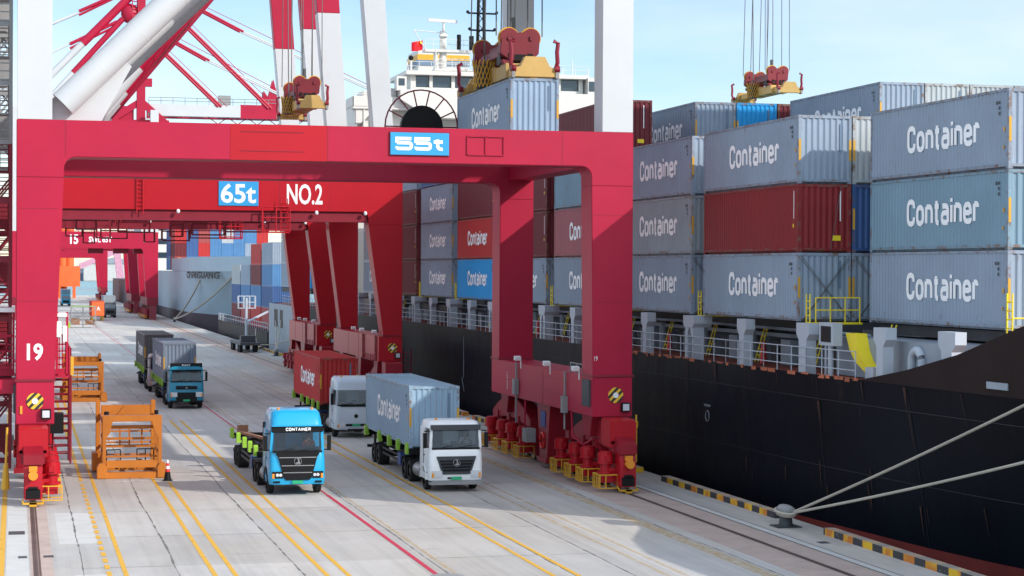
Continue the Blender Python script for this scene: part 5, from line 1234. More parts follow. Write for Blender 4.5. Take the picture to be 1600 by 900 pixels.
def person(loc, label, shirt, arms=True):
    """seated driver, facing -y; loc = seat point"""
    me = bpy.data.meshes.new('person'); o = bpy.data.objects.new('person', me); COL.objects.link(o)
    V = [(0, 0, .05), (0, .02, .25), (0, .03, .45), (0, .0, .56), (0, -.02, .66), (0, -.03, .76),
         (-.19, .02, .47), (-.27, -.12, .26), (-.14, -.38, .32), (.19, .02, .47), (.27, -.12, .26), (.14, -.38, .32), (-.10, -.30, .04), (-.12, -.45, -.30), (.10, -.30, .04), (.12, -.45, -.30),
         (-.12, -.45, .36), (.12, -.45, .36)]
    E_ = [(0, 1), (1, 2), (2, 3), (3, 4), (4, 5), (2, 6), (6, 7), (7, 8), (2, 9), (9, 10), (10, 11), (0, 12), (12, 13), (0, 14), (14, 15), (8, 16), (11, 17)]
    rad = [.16, .15, .16, .065, .095, .085, .075, .05, .038, .075, .05, .038, .09, .06, .09, .06, .035, .035]
    me.from_pydata([Vector(v) for v in V], E_, []); md = o.modifiers.new('skin', 'SKIN')
    for i, sv in enumerate(me.skin_vertices[0].data): sv.radius = (rad[i], rad[i]*.85 if i < 3 else rad[i])
    me.skin_vertices[0].data[0].use_root = True
    o.modifiers.new('sub', 'SUBSURF').levels = 2; o.modifiers['sub'].render_levels = 2
    bpy.context.view_layer.update()
    nm = bpy.data.meshes.new_from_object(o.evaluated_get(bpy.context.evaluated_depsgraph_get())); bpy.data.objects.remove(o)
    nm.materials.clear()
    for k_ in ('skin', shirt, 'trouser'): nm.materials.append(M[k_])
    for p_ in nm.polygons:
        c = p_.center; p_.use_smooth = True
        p_.material_index = 0 if (c.z > .53 and abs(c.x) < .13) or c.y < -.27 and c.z > .2 else (2 if c.z < .1 else 1)
    o = bpy.data.objects.new('person', nm); COL.objects.link(o); o.location = loc; tag(o, label, 'person', None)
    h = MB(); h.ball((0, .0, .75), .108, (1, 1.05, .95)); hv = [v for v in h.bm.verts if v.co.z < .74 and v.co.y < .02]; bmesh.ops.delete(h.bm, geom=hv, context='VERTS'); h.build('hair', 'hair', o, world=False)
    h = MB(); h.box(-.045, -.02, -.108, -.098, .70, .715); h.box(.02, .045, -.108, -.098, .70, .715); h.build('eye', 'black', o, world=False)
    h = MB(); h.prism([(-.018, .66), (.018, .66), (0, .71)], 'y', -.135, -.095); h.build('nose', 'skin', o, world=False)
    for sx in (-1, 1):
        for i in range(4):
            h = MB(); b_ = (sx*.12-.03+i*.02, -.46, .37); h.path([b_, (b_[0], b_[1]-.05, .37+.01*(i % 2)), (b_[0], b_[1]-.075, .34)], .009, 5); h.build('finger', 'skin', o, world=False)
        h = MB(); h.path([(sx*.085, -.43, .37), (sx*.06, -.46, .36), (sx*.055, -.49, .345)], .011, 5); h.build('thumb', 'skin', o, world=False)
    return o
def truck(loc, label, paint_, style, cargo=None, cgap=5.0, hroof=3.15, lettering=True, driver=None, cabmark=None, cont_label=None, sc=1.0, rear=17.1):
    t = thing('container_truck', label, 'truck', loc, 'container trucks on the quay')
    hw = 1.24; back = 2.35 if hroof < 3.4 else 2.7
    # lower cab (shell), roof, pillars
    c = MB(); zb, zw, zt = .52, 1.98, 2.86
    c.loft([rr_ring(hw-.03, .05, back, .22, zb), rr_ring(hw, .0, back, .22, .75), rr_ring(hw, .0, back, .22, 1.25), rr_ring(hw-.01, .05, back, .24, 1.75), rr_ring(hw-.03, .10, back, .26, zw)], smooth=False)
    c.box(-hw+.04, hw-.04, back-.9, back-.01, zw, zt)
    roof = [rr_ring(hw-.07, .26, back, .26, zt), rr_ring(hw-.09, .30, back, .28, zt+.16)]
    if hroof > 3.4: roof += [rr_ring(hw-.10, .42, back, .34, zt+.45), rr_ring(hw-.14, .62, back, .4, hroof-.14), rr_ring(hw-.26, .85, back-.1, .4, hroof)]
    else: roof += [rr_ring(hw-.14, .42, back, .3, hroof-.05), rr_ring(hw-.26, .6, back-.1, .3, hroof)]
    c.loft(roof)
    for sx in (-1, 1):
        c.prism([(sx*(hw-.03), zw), (sx*(hw-.17), zw), (sx*(hw-.18), zt), (sx*(hw-.075), zt)], 'y', .20, .36)
        c.box(sx*(hw-.03), sx*(hw-.1), 1.22, 1.34, zw, zt)
    c.build('cab', paint_, t, world=False)
    g = MB(); g.prism([(.115, zw+.0), (.275, zt), (.30, zt), (.14, zw)], 'x', -hw+.16, hw-.16); g.build('windscreen', 'glass', t, world=False)
    for sx in (-1, 1):
        g = MB(); g.box(sx*(hw-.045), sx*(hw-.06), .36, 1.22, zw, zt); g.build('side_window', 'glass', t, world=False)
        g = MB(); g.box(sx*(hw+.003), sx*(hw+.02), .45, 1.35, .85, .87); g.box(sx*(hw+.003), sx*(hw+.02), 1.35, 1.37, .85, 1.95); g.box(sx*(hw+.01), sx*(hw+.04), 1.1, 1.25, 1.6, 1.65); g.build('door_seam', 'black', t, world=False)
    # interior
    i_ = MB(); i_.box(-1.05, 1.05, .22, .62, zw+.005, zw+.16); i_.box(-.2, .05, .22, .4, zw+.16, zw+.3)
    i_.box(.38, .85, 1.25, 1.35, zw+.0, zw+.72); i_.box(-.85, -.38, 1.25, 1.35, zw, zw+.7)
    pts = [(.62+.21*math.cos(a*math.pi/8), .63-.06*math.sin(a*math.pi/8), zw+.2+.19*math.sin(a*math.pi/8)) for a in range(17)]; i_.path(pts, .018, 5)
    i_.build('cab_interior', 'grey_dark', t, world=False)
    if driver: person((loc[0]+.62, loc[1]+1.06, zw-.12), driver[0], driver[1])
    # wipers
    w_ = MB(); w_.tube((-.7, .10, zw+.02), (-.1, .13, zw+.12), .015, n=4); w_.tube((.1, .10, zw+.02), (.75, .13, zw+.12), .015, n=4); w_.box(-hw+.14, hw-.14, .08, .16, zw-.06, zw+.03); w_.build('wiper', 'black', t, world=False)
    # front dress
    if style == 'blue':
        p = MB(); p.prism([(-.92, 1.93), (.92, 1.93), (.62, .82), (.52, .72), (-.52, .72), (-.62, .82)], 'y', -.05, .08); gr = p.build('grille', 'black', t, world=False)
        p = MB()
        for z, w in ((1.72, .83), (1.36, .72), (1.05, .64)): p.box(-w, w, -.075, -.05, z-.018, z+.018)
        p.build('trim_bar', 'steel', gr, world=False)
        p = MB(); p.prism([(-.98, 1.96), (.98, 1.96), (.92, 1.80), (-.92, 1.80)], 'y', -.03, .08); p.box(-hw+.1, hw-.1, .20, .28, zt-.05, zt+.22); p.build('black_band', 'black', t, world=False)
        p = MB(); p.box(-hw+.12, hw-.12, .12, .5, zt+.22, zt+.27); p.build('sun_visor', paint_, t, world=False)
        text('CONTAINER', 1.12, .15, (.05, .19, zt+.09), 'white', parent=t, world=False, bold=.03)
        lz = .95; lh = .15
    elif style == 'white':
        p = MB(); p.prism([(-.92, 1.62), (.92, 1.62), (.68, .86), (.6, .80), (-.6, .80), (-.68, .86)], 'y', -.03, .08); gr = p.build('grille', 'grey_dark', t, world=False)
        p = MB()
        for z in (1.0, 1.14, 1.28, 1.42): p.prism([(-.1, z-.04), (-.03, z+.03), (-.03, z-.05)], 'x', -.80+(1.5-z)*.35, .80-(1.5-z)*.35)
        p.build('slat', 'black', gr, world=False)
        p = MB(); p.box(-hw+.10, hw-.10, .10, .34, zt-.06, zt+.17); p.build('sun_visor', 'grey_dark', t, world=False)
        p = MB(); p.box(-1.2, 1.2, -.06, .4, .34, .46); p.box(-1.12, 1.12, -.02, .3, .46, .54); p.build('bumper', 'grey_box', t, world=False)
        p = MB(); p.box(-.4, .25, -.02, .1, .60, .68); p.build('intake', 'black', t, world=False)
        lz = .82; lh = .15
    elif style == 'silver':
        p = MB(); p.box(-.62, .62, -.02, .08, .72, .86); p.box(-.5, .5, -.02, .06, .45, .56); gr = p.build('grille', 'black', t, world=False)
        p = MB(); p.box(-.95, .95, .0, .1, 1.88, 1.94); p.build('black_band', 'black', t, world=False)
        lz = .78; lh = .12
    else:
        p = MB(); p.box(-.75, .75, -.03, .08, 1.42, 1.66); p.prism([(-.85, 1.2), (.85, 1.2), (.7, .55), (-.7, .55)], 'y', -.03, .08); p.box(-1.2, 1.2, -.02, .1, .5, .62); gr = p.build('grille', 'black', t, world=False)
        p = MB(); p.box(-hw+.1, hw-.1, .1, .34, zt-.04, zt+.14); p.build('sun_visor', paint_, t, world=False)
        p = MB(); p.box(-hw+.1, hw-.1, .36, .6, zt+.14, zt+.42) if cabmark else p.box(-.1, .1, .4, .5, zt+.1, zt+.2); p.build('roof_board', 'black', t, world=False)
        lz = 1.05; lh = .17
    for sx in (-1, 1):
        x0, x1 = sx*.66, sx*1.13
        p = MB(); p.box(x0, x1, -.035, .1, lz-lh, lz+lh); hl = p.build('headlight', 'black' if style == 'blue' else 'lamp_glass', t, world=False)
        p = MB()
        for dx in (.1, .24): p.tube((x0+sx*dx, -.05, lz), (x0+sx*dx, -.03, lz), .07, n=12)
        p.build('lamp', 'lamp_glass', hl, world=False)
        p = MB(); p.box(x1-sx*.1, x1, -.042, .0, lz-lh, lz+lh*.4); p.build('indicator', 'lamp_amber', hl, world=False)
        if style in ('blue',):
            p = MB(); p.box(sx*.78, sx*1.08, -.03, .1, .60, .68); p.build('fog_lamp', 'black', t, world=False)
        # mirrors
        p = MB(); p.box(sx*(hw+.10), sx*(hw+.26), .10, .25, zw+.02, zw+.70); p.beam((sx*(hw-.08), .3, zt-.1), (sx*(hw+.2), .18, zt-.1), .05); p.beam((sx*(hw-.05), .3, zw+.05), (sx*(hw+.2), .18, zw+.05), .05); p.build('mirror', 'black', t, world=False)
        # wheel arches, steps
        p = MB(); arch = [(1.4+.72*math.cos(R(a)), .52+.70*math.sin(R(a))) for a in range(0, 181, 15)]+[(1.4-.60*math.cos(R(a)), .52+.58*math.sin(R(a))) for a in range(0, 181, 15)]
        p.prism(arch, 'x', sx*(hw-.12), sx*(hw+.035)); p.build('wheel_arch', paint_ if style != 'blue' else 'black', t, world=False)
        p = MB(); p.box(sx*(hw-.3), sx*(hw-.02), .62, 1.0, .34, .42) if False else p.box(sx*(hw-.3), sx*(hw-.02), 2.15, 2.5, .45, .5); p.build('step', 'black', t, world=False)
    pl = MB(); pl.box(-.24, .24, -.075 if style != 'white' else -.05, -.04, .56 if style != 'silver' else .72, .70 if style != 'silver' else .86)
    pl.build('number_plate', 'plate_green', t, world=False)
    # emblem
    if style in ('blue', 'white'):
        e = MB(); ez = 1.55 if style == 'blue' else 1.33; ey = -.09; er = .16
        for i in range(20):
            a, b_ = 2*math.pi*i/20, 2*math.pi*(i+1)/20; e.tube((er*math.cos(a), ey, ez+er*math.sin(a)), (er*math.cos(b_), ey, ez+er*math.sin(b_)), .016, n=4, cap=False)
        e.prism([(-.03, ez+.14), (.03, ez+.14), (.10, ez-.08), (.04, ez-.08)], 'y', ey-.01, ey+.01); e.prism([(-.12, ez-.10), (-.02, ez-.02), (.12, ez-.10)], 'y', ey-.012, ey+.01)
        e.build('emblem', 'steel', t, world=False)
    elif style == 'silver':
        e = MB(); e.tube((0, -.02, 1.32), (0, .02, 1.32), .12, n=16); e.build('emblem', 'black', t, world=False)
    else:
        e = MB(); e.prism([(-.1, 1.49), (.1, 1.49), (0, 1.61)], 'y', -.045, -.03); e.build('emblem', 'steel', t, world=False)
    if cabmark: text(cabmark[0], cabmark[1], cabmark[2], (0, cabmark[4], cabmark[3]), cabmark[5], parent=t, world=False, bold=.02)
    # roof beacons
    e = MB()
    for x in (-.75, .75): e.tube((x, .95, hroof-.02), (x, .95, hroof+.09), .06, n=8)
    e.build('beacon', 'lamp_amber', t, world=False)
    # tractor chassis
    ch = MB()
    for x in (-.42, .42): ch.box(x-.05, x+.05, .6, 7.2, .72, 1.0)
    for y in (1.4, 5.0, 6.35): ch.box(-1.0, 1.0, y-.1, y+.1, .42, .62)
    ch.box(-.5, .5, 4.9, 6.2, 1.0, 1.16); ch.box(-1.05, 1.05, back+.15, back+.4, .75, 2.2 if style != 'blue' else 2.7); ch.box(-.9, .9, 2.8, 4.1, .95, 1.05)
    if style == 'blue': ch.box(-1.2, -1.0, back+.05, back+.3, .8, 3.1); ch.box(1.0, 1.2, back+.05, back+.3, .8, 3.1)
    ch.tube((-1.0, back+.3, 1.0), (-1.0, back+.3, 3.0), .07, n=8)
    ch.build('tractor_chassis', 'black', t, world=False)
    tk = MB(); tk.tube((-.86, 2.75, .68), (-.86, 4.15, .68), .34, n=22)
    for y in (2.77, 3.1, 3.8, 4.12): tk.tube((-.86, y, .68), (-.86, y+.03, .68), .352, n=22)
    tk.build('fuel_tank', 'steel', t, world=False)
    tk = MB(); tk.box(.55, 1.15, 2.75, 4.1, .4, 1.0); tk.build('battery_box', 'black', t, world=False, bevel=.03)
    for sx in (-1, 1):
        for y in (5.0, 6.35):
            mg = MB()
            a_ = [(y+.62*math.cos(R(a)), .52+.60*math.sin(R(a))) for a in range(20, 161, 14)]+[(y-.59*math.cos(R(a)), .52+.57*math.sin(R(a))) for a in range(20, 161, 14)]
            mg.prism(a_, 'x', sx*.72, sx*1.24)
            mg.build('mudguard', 'black', t, world=False)
    for sx in (-1, 1):
        wheel(t, sx*1.06, 1.4, hubx=sx)
        for y in (5.0, 6.35, 13.5, 14.85): wheel(t, sx*.94, y, w=.56, hubx=sx)
    # trailer
    tr = MB()
    for x in (-.46, .46): tr.box(x-.07, x+.07, cgap-.1, rear, 1.16, 1.45); tr.prism([(7.6, 1.16), (8.6, .85), (rear, .85), (rear, 1.16)], 'x', x-.06, x+.06)
    for y in (cgap+.05, cgap+2.5, cgap+5, cgap+8, rear-3, rear-.15): tr.box(-1.2, 1.2, y-.1, y+.1, 1.3, 1.52)
    for y in (cgap+.05, rear-.15): tr.box(-1.22, 1.22, y-.16, y+.16, 1.28, 1.56)
    for y in (13.5, 14.85): tr.box(-1.0, 1.0, y-.1, y+.1, .42, .62)
    tr.box(-1.15, 1.15, rear-.1, rear+.05, .6, .75); tr.box(-.8, -.7, rear-.2, rear, .7, 1.3); tr.box(.7, .8, rear-.2, rear, .7, 1.3)
    for sx in (-1, 1): tr.beam((sx*1.12, 8.2, .72), (sx*1.12, 12.5, .72), .05, .1); tr.beam((sx*1.12, 8.2, .98), (sx*1.12, 12.5, .98), .05, .1); tr.tube((sx*.8, 8.0, .35), (sx*.8, 8.0, 1.3), .07, n=8); tr.beam((sx*1.12, 8.2, .72), (sx*1.05, 7.6, 1.2), .05)
    tr.build('trailer_frame', 'black', t, world=False)
    tb = MB(); tb.box(-1.2, -.6, 7.3, 8.0, .55, 1.15); tb.build('tool_box', 'blue_dark', t, world=False, bevel=.03)
    gy = [cgap+.25, cgap+2.6, cgap+5.0, cgap+7.8, rear-.3]
    for sx in (-1, 1):
        for y in gy:
            g = MB(); z0 = 1.28 if cargo else 1.32
            g.prism([(y-.17, z0), (y+.17, z0), (y+.17, z0+.44), (y+.08, z0+.52), (y-.08, z0+.52), (y-.17, z0+.44)], 'x', sx*1.16, sx*1.35); g.box(sx*1.1, sx*1.235, y-.08, y+.08, z0, z0+.12)
            g.build('guide_plate', 'lime', t, world=False)
    for y in (cgap+2.0, cgap+8.0):
        g = MB(); g.box(.0, 0, 0, 0, 0, 0) if False else g.box(-1.1, 1.1, y-.05, y+.05, 1.2, 1.3); g.build('cross_member', 'black', t, world=False)
    if cargo is None:
        p = MB(); p.beam((-.9, rear-.4, 1.62), (.9, cgap+1.2, 1.62), .22, .12); p.beam((-.2, rear-3.5, 1.60), (.9, rear-6.5, 1.60), .18, .10); p.build('timber', 'wood', t, world=False)
        p = MB(); p.box(-.95, -.4, rear-.25, rear+.05, 1.56, 1.95); p.build('stop_block', 'wood', t, world=False)
    else:
        c_ = container(cargo, (loc[0], loc[1]+cgap+CL/2, 1.57), cont_label, 'containers carried on trucks', lettering, True)
    return t
truck((12.13, 88.85, 0), 'bright blue truck with high roof pulling an empty black trailer', 'cab_blue', 'blue', None, hroof=3.78, rear=16.2, driver=('person in orange top driving the bright blue truck, hands on the wheel', 'shirt_orange'))
truck((19.37, 89.1, 0), 'white truck with dark grille carrying a grey container', 'cab_white', 'white', 'lightblue', hroof=3.2, driver=('person in white shirt driving the white truck', 'shirt_white'),
      cont_label='weathered light blue-grey container on the trailer of the white truck')
truck((19.72, 118.9, 0), 'pale silver-blue truck behind carrying a red container', 'cab_silver', 'silver', 'red', cgap=6.6, hroof=3.62, rear=18.8, cont_label='red container lettered in white on the silver truck', cabmark=('\u25a0 \u25a0 \u25a0', .9, .2, 3.2, .52, 'sign_blue'))
truck((11.9, 145.9, 0), 'dark teal truck carrying a grey container on the left lane', 'cab_teal', 'teal', 'steel', cgap=6.3, hroof=3.15, rear=18.5, cont_label='blue-grey container on the dark teal truck', cabmark=('KAXT', .6, .13, 3.14, .35, 'white'))
truck((11.75, 166.0, 0), 'truck with pinkish cab following close behind the dark teal truck', 'cab_pink', 'silver', 'darkgrey', cgap=6.6, hroof=3.1, rear=18.8, cont_label='dark grey container on the rearmost truck of the left pair')

# ------------------------------------------------------------------ orange over-height frames
def lift_frame(loc, label):
    t = thing('lifting_frame', label, 'lifting frame', loc, 'orange lifting frames parked on the quay')
    m = MB(); w = 1.28; L_ = 4.2
    m.box(-1.5, 1.5, -.12, .32, .0, .30); m.box(-1.5, 1.5, L_-.3, L_+.12, 0, .32)
    for x in (-1.42, 1.42): m.prism([(x-.24, .02), (x+.24, .02), (x+.24, .55), (x+.12, .75), (x-.12, .75), (x-.24, .55)], 'y', -.2, .36)
    m.box(-1.2, 1.2, -.06, .2, .52, .86); m.box(-1.75, -1.35, L_-1.1, L_+.1, .1, .95)
    for x in (-1.3, 1.3): m.box(x-.12, x+.12, .3, L_-.3, .06, .34)
    b = m.build('base_skid', 'orange', t, world=False, bevel=.02)
    f = MB(); zt = 3.02   # front portal with gusset corners
    out = [(-w-.12, .7), (-w-.12, zt), (w+.12, zt), (w+.12, .7), (w-.06, .7), (w-.06, 1.95), (w-.22, 2.2), (.92, 2.72), (-.92, 2.72), (-w+.22, 2.15), (-w+.06, 1.95), (-w+.06, .7)]
    f.prism(out, 'y', -.08, .10); f.build('front_portal', 'orange', t, world=False, bevel=.015)
    f = MB()
    for x in (-1.45, 1.25): f.box(x-.11, x+.11, L_-.2, L_+.02, .3, 3.5)
    f.box(-1.3, 1.2, L_-.16, L_+.0, 2.75, 3.25); f.prism([(-.55, 2.75), (-.15, 3.25), (.05, 3.25), (-.1, 2.75)], 'y', L_-.24, L_-.18)
    for z in (.75, 1.35, 1.9): f.box(-1.3, 1.2, L_-.12, L_-.02, z, z+.08)
    f.build('rear_portal', 'orange', t, world=False, bevel=.015)
    f = MB()
    for x in (-1.3, 1.3): f.box(x-.08, x+.08, .1, L_-.2, 2.6, 2.85); f.box(x-.05, x+.05, .1, L_-.2, 1.2, 1.32); f.box(x-.07, x+.07, 1.2, 1.34, .3, 2.6); f.box(x-.07, x+.07, 2.7, 2.84, .3, 2.6)
    for y, z, h in ((.5, 2.36, .15), (.9, 1.78, .12), (1.3, 1.38, .13), (.35, .98, .08), (2.2, 2.2, .10)): f.box(-1.22, 1.22, y-.06, y+.06, z, z+h)
    for x in (-.5, -.05, .55): f.box(x-.04, x+.04, 1.55, 1.63, 1.4, 2.4)
    f.build('inner_frame', 'orange', t, world=False)
    f = MB(); f.rail([(-1.15, .9, .35), (-.5, .9, .35)], .95, .6, .03, (1, .66, .33)); f.build('inner_rail', 'black', t, world=False); f = MB(); f.rail([(.3, 1.2, .35), (1.1, 1.2, .35)], .95, .4, .03, (1, .66, .33)); f.build('inner_rail', 'black', t, world=False); f = MB(); f.box(-.75, -.6, 1.0, 1.1, .35, .8); f.box(.35, .55, 1.3, 1.4, .4, .8); f.box(1.28, 1.36, -.02, .04, .9, 2.3); f.tube((-1.2, .15, 3.05), (-1.2, .15, 3.2), .12, n=8); f.tube((1.15, .15, 3.05), (1.15, .15, 3.25), .1, n=8)
    islands_local(f, 'lock_gear', 'black', t)
    return t
lf = lift_frame((5.42, 98.0, 0), 'orange steel lifting frame standing in front by the striped cone'); index_children(lf)
dup(lf, (5.05, 155.2, 0), 'smaller-looking orange lifting frame parked farther back beside the crane leg')
cn = thing('traffic_cone', 'red and white striped cone on black base at the lifting frame corner', 'traffic cone', (7.0, 96.6, 0))
c = MB(); c.box(-.22, .22, -.22, .22, 0, .05); c.tube((0, 0, .05), (0, 0, .42), .17, .12, n=16); c.build('base', 'black', cn, world=False)
c = MB(); c.tube((0, 0, .42), (0, 0, .56), .115, .10, n=16); c.tube((0, 0, .70), (0, 0, .84), .08, .06, n=16); islands_local(c, 'red_band', 'cone_red', cn)
c = MB(); c.tube((0, 0, .56), (0, 0, .70), .10, .08, n=16); c.tube((0, 0, .84), (0, 0, 1.0), .06, .035, n=12); islands_local(c, 'white_band', 'white', cn)

# ------------------------------------------------------------------ feeder ship with a short container stack
fs = thing('feeder_ship', 'small black feeder ship carrying mixed containers astern of the large ship', 'ship', (40, 292, -3))
h = MB(); h.prism([(32.0, 264), (48, 264), (48, 330), (44, 338), (36, 338), (32.0, 330)], 'z', -4, 1.9); h.build('hull', 'hull', fs)
h = MB(); h.rail([(32.1, 264.5, 1.9), (32.1, 330, 1.9)], 1.1, 2.5, .05); h.build('railing', 'ship_pale', fs)
fcols = [['red', 'midblue', 'maroon', 'red'], ['brick', 'navy', 'midblue', 'greyblue'], ['brick', 'midblue', 'greyblue', 'grey'], ['maroon', 'navy', 'pale', 'brick']]
for i, cs in enumerate([fcols[1], fcols[0], fcols[2], fcols[3]]):
    for j, cc in enumerate(cs):
        if i >= 2 and j > 2: continue
        container(cc, (34.0, 265.2+i*13.2+CL/2, 2.0+j*2.92), '%s container, %s tier, %s stack of the feeder ship behind the black stern' % (cname[cc], tiers[j], ordn[i+1]), 'containers on the feeder ship', False, False)
# pale blue ship ---------------------------------------------------------------------
bs = thing('container_ship', 'pale blue and white ship with raised bow moored beyond the cranes', 'ship', (43.5, 420, -3))
h = MB(); ys = [(331, 0.2, 0.2), (338, 4.6, .3), (346, 7.8, .6), (356, 10.0, 3.5), (368, 11.4, 7.5), (385, 12.0, 10.8), (405, 12.0, 11.8), (560, 12, 12)]
rings = []; g_ = {}
zs = (-4, 1.9, 2.0, 6.2, 9.8)
for i, (y, bdk, bwl) in enumerate(ys):
    for j, z in enumerate(zs):
        u = max(0, (z+3)/12.8)**1.3; bb = bwl+(bdk-bwl)*u
        for s_ in (-1, 1): g_[i, j, s_] = h.bm.verts.new((43.5+s_*bb, y+(1-u)*(10 if i == 0 else 0)*.6, z))
for i in range(len(ys)-1):
    for j in range(len(zs)-1):
        for s_ in (-1, 1):
            f = h.bm.faces.new((g_[i, j, s_], g_[i+1, j, s_], g_[i+1, j+1, s_], g_[i, j+1, s_])); f.smooth = True; f.material_index = 1 if j < 1 else 0
bmesh.ops.recalc_face_normals(h.bm, faces=h.bm.faces); h.build('hull', ['hull2', 'hull2_low'], bs)
h = MB()
for s_ in (-1, 1):
    rings = []
    for y, bdk, _ in ys[:6]+[(420, 12, 0), (421, 12, 0)]:
        zt = 12.3 if y < 420.5 else 9.9; x = 43.5+s_*(bdk+.1); rings.append([Vector((x, y, 9.75)), Vector((x+s_*.2, y, zt)), Vector((x-s_*.2, y, zt)), Vector((x-s_*.3, y, 9.75))])
    h.loft(rings)
bmesh.ops.recalc_face_normals(h.bm, faces=h.bm.faces); h.build('bulwark', 'hull2', bs)
h = MB(); h.box(32, 55, 400, 556, 9.2, 9.75); h.box(36, 51, 345, 400, 9.2, 9.75); h.build('deck', 'ship_grey', bs)
nm = text_mesh('CV SHUGUANG', 34, 1.25, 'black', .02)
for v in nm.vertices:
    yy = 369-v.co.x; bb = 12.0
    for (ya_, ba_, _a), (yb_, bb_, _b) in zip(ys, ys[1:]):
        if ya_ <= yy <= yb_: bb = ba_+(bb_-ba_)*(yy-ya_)/(yb_-ya_)
    v.co = (-bb-.05+(0.0 if v.co.y == 0 else -.03), yy-420, v.co.z+9.05+3)
child('lettering', nm, bs)
h = MB(); h.box(34, 54, 520, 534, 9.75, 31); h.box(32.5, 55, 519, 527, 26, 29); h.build('superstructure', 'ship_white', bs)
h = MB()
for z in (13, 16.5, 20, 23.5): h.box(34.5, 53.5, 519.9, 519.98, z, z+1.4)
h.build('window', 'glass_dark', bs)
h = MB()
for k_ in range(3): h.tube((33.5+k_*2, 432-k_*2, 9.7), (33.5+k_*2, 432-k_*2, 12.6), .3, n=8)
h.build('ventilator', 'yellow', bs)
random.seed(3)
pal = [['brick', 'maroon', 'red', 'red', 'red', 'red'], ['midblue', 'navy', 'navy', 'midblue', 'royal', 'royal'], ['midblue', 'red', 'brick', 'midblue', 'royal', 'blue'], ['greyblue', 'midblue', 'midblue', 'midblue', 'blue', 'royal'],
       ['midblue', 'midblue', 'pale', 'midblue', 'blue', 'blue'], ['navy', 'midblue', 'midblue', 'lightblue', 'royal', 'blue'], ['midblue', 'greyblue', 'midblue', 'midblue', 'blue', 'royal'], ['navy', 'midblue', 'red', 'midblue', 'royal', 'royal']]
for bay in range(2):
    for r_ in range(8):
        for t_ in range(6 if bay == 0 or r_ == 0 else 3):
            cc = pal[(r_+bay) % 8][t_]
            container(cc, (34.2+r_*2.5+(0 if bay else 0), 436+bay*13+CL/2 if bay == 0 else 449+CL/2, 9.9+t_*2.92), '%s container, %s bay of the pale blue ship, tier %d, row %d' % (cname[cc], 'front' if bay == 0 else 'back', t_+1, r_+1), 'containers on the pale blue ship', False, False)
rope([(29.45, 390, .5), (33.0, 368, 9.6)], .16, 'long pale bow rope of the pale blue ship', sag=1.0)
rope([(29.45, 390, .5), (36.5, 344, 9.8)], .16, 'second long bow rope of the pale blue ship reaching its stem', sag=1.2)
rope([(29.45, 254.5, .5), (31.7, 275, 2.0)], .06, 'short slack rope from quay bollard to the feeder ship', sag=.3)
rope([(29.45, 234.5, .5), (31.7, 248, 3.8)], .07, 'pale stern rope rising to the square opening of the black hull', sag=.3)
rope([(29.45, 234.5, .5), (31.7, 253, 3.6)], .07, 'second pale stern rope to the wide opening of the black hull', sag=.4)
rope([(29.45, 254.5, .55), (31.7, 231, 2.4)], .07, 'pale rope slanting from the bollard by the feeder to black hull', sag=.3)
# ship far beyond
fs2 = thing('cargo_ship', 'dark-hulled ship stacked with containers near the far end of the quay', 'ship', (43, 700, -3))
h = MB(); h.prism([(32, 575), (52, 575), (52, 700), (42, 715), (32, 700)], 'z', -4, 7); h.build('hull', 'hull2_low', fs2)
h = MB(); h.box(33, 38, 610, 622, 7, 24); h.build('superstructure', 'ship_white', fs2)
h = MB()
for k_ in range(4): h.box(33.5, 37, 609.9, 609.97, 9+k_*3.5, 10.6+k_*3.5)
h.build('window', 'glass_dark', fs2)
for r_ in range(5):
    for t_ in range(6):
        cc = ['brick', 'red', 'maroon', 'midblue', 'navy', 'brick'][(r_*2+t_) % 6]
        container(cc, (33.6+r_*2.5+4, 585+CL/2, 7.1+t_*2.92), '%s container on the farthest dark ship, tier %d, row %d' % (cname[cc], t_+1, r_+1), 'containers on the farthest ship', False, False)

# ------------------------------------------------------------------ things in the distance on the quay
def far_truck(loc, label, paint_, col, clabel, gap=3.0, L_=6.1):
    t = thing('container_truck', label, 'truck', loc, 'container trucks on the quay')
    c = MB(); c.loft([rr_ring(1.24, .0, 2.2, .2, .55), rr_ring(1.24, .02, 2.2, .2, 1.9), rr_ring(1.15, .3, 2.2, .25, 2.9), rr_ring(1.0, .6, 2.1, .25, 3.15)]); c.build('cab', paint_, t, world=False)
    c = MB(); c.prism([(-.0, 1.95), (.24, 2.75), (.3, 2.75), (.06, 1.95)], 'x', -1.05, 1.05); c.build('windscreen', 'glass_dark', t, world=False)
    c = MB(); c.box(-.8, .8, -.03, .05, .9, 1.5); c.build('grille', 'black', t, world=False)
    c = MB(); c.box(-.6, .6, 1, 15.5, .9, 1.5); c.build('trailer_frame', 'black', t, world=False)
    for sx in (-1, 1):
        for y in (1.3, 5, 13.2, 14.5):
            c = MB(); c.tube((sx*.75, y, .52), (sx*1.22, y, .52), .52, n=14); c.build('wheel', 'rubber', t, world=False)
    container(col, (loc[0], loc[1]+gap+CL/2, 1.57), clabel, 'containers carried on trucks', False, False)
    return t
far_truck((18.9, 424, 0), 'dark distant truck standing right of the orange container', 'grey_dark', 'grey', 'grey container on the dark distant truck')
o = container('red', (15.4, 398+CL/2, .9), 'bright orange-red container standing alone on the distant quay', 'lone container', False, False)
del o['group']
p = MB(); p.box(14.25, 16.6, 397.9, 397.96, 1.0, 3.75); p.build('door_panel', 'orange_far', o); text('A', .7, .8, (15.5, 397.89, 2.4), 'white', parent=o)
p = MB()
for sx in (14.4, 16.4):
    for y in (399, 408): p.box(sx-.15, sx+.15, y-.15, y+.15, 0, .9)
p.build('support', 'yellow', o)
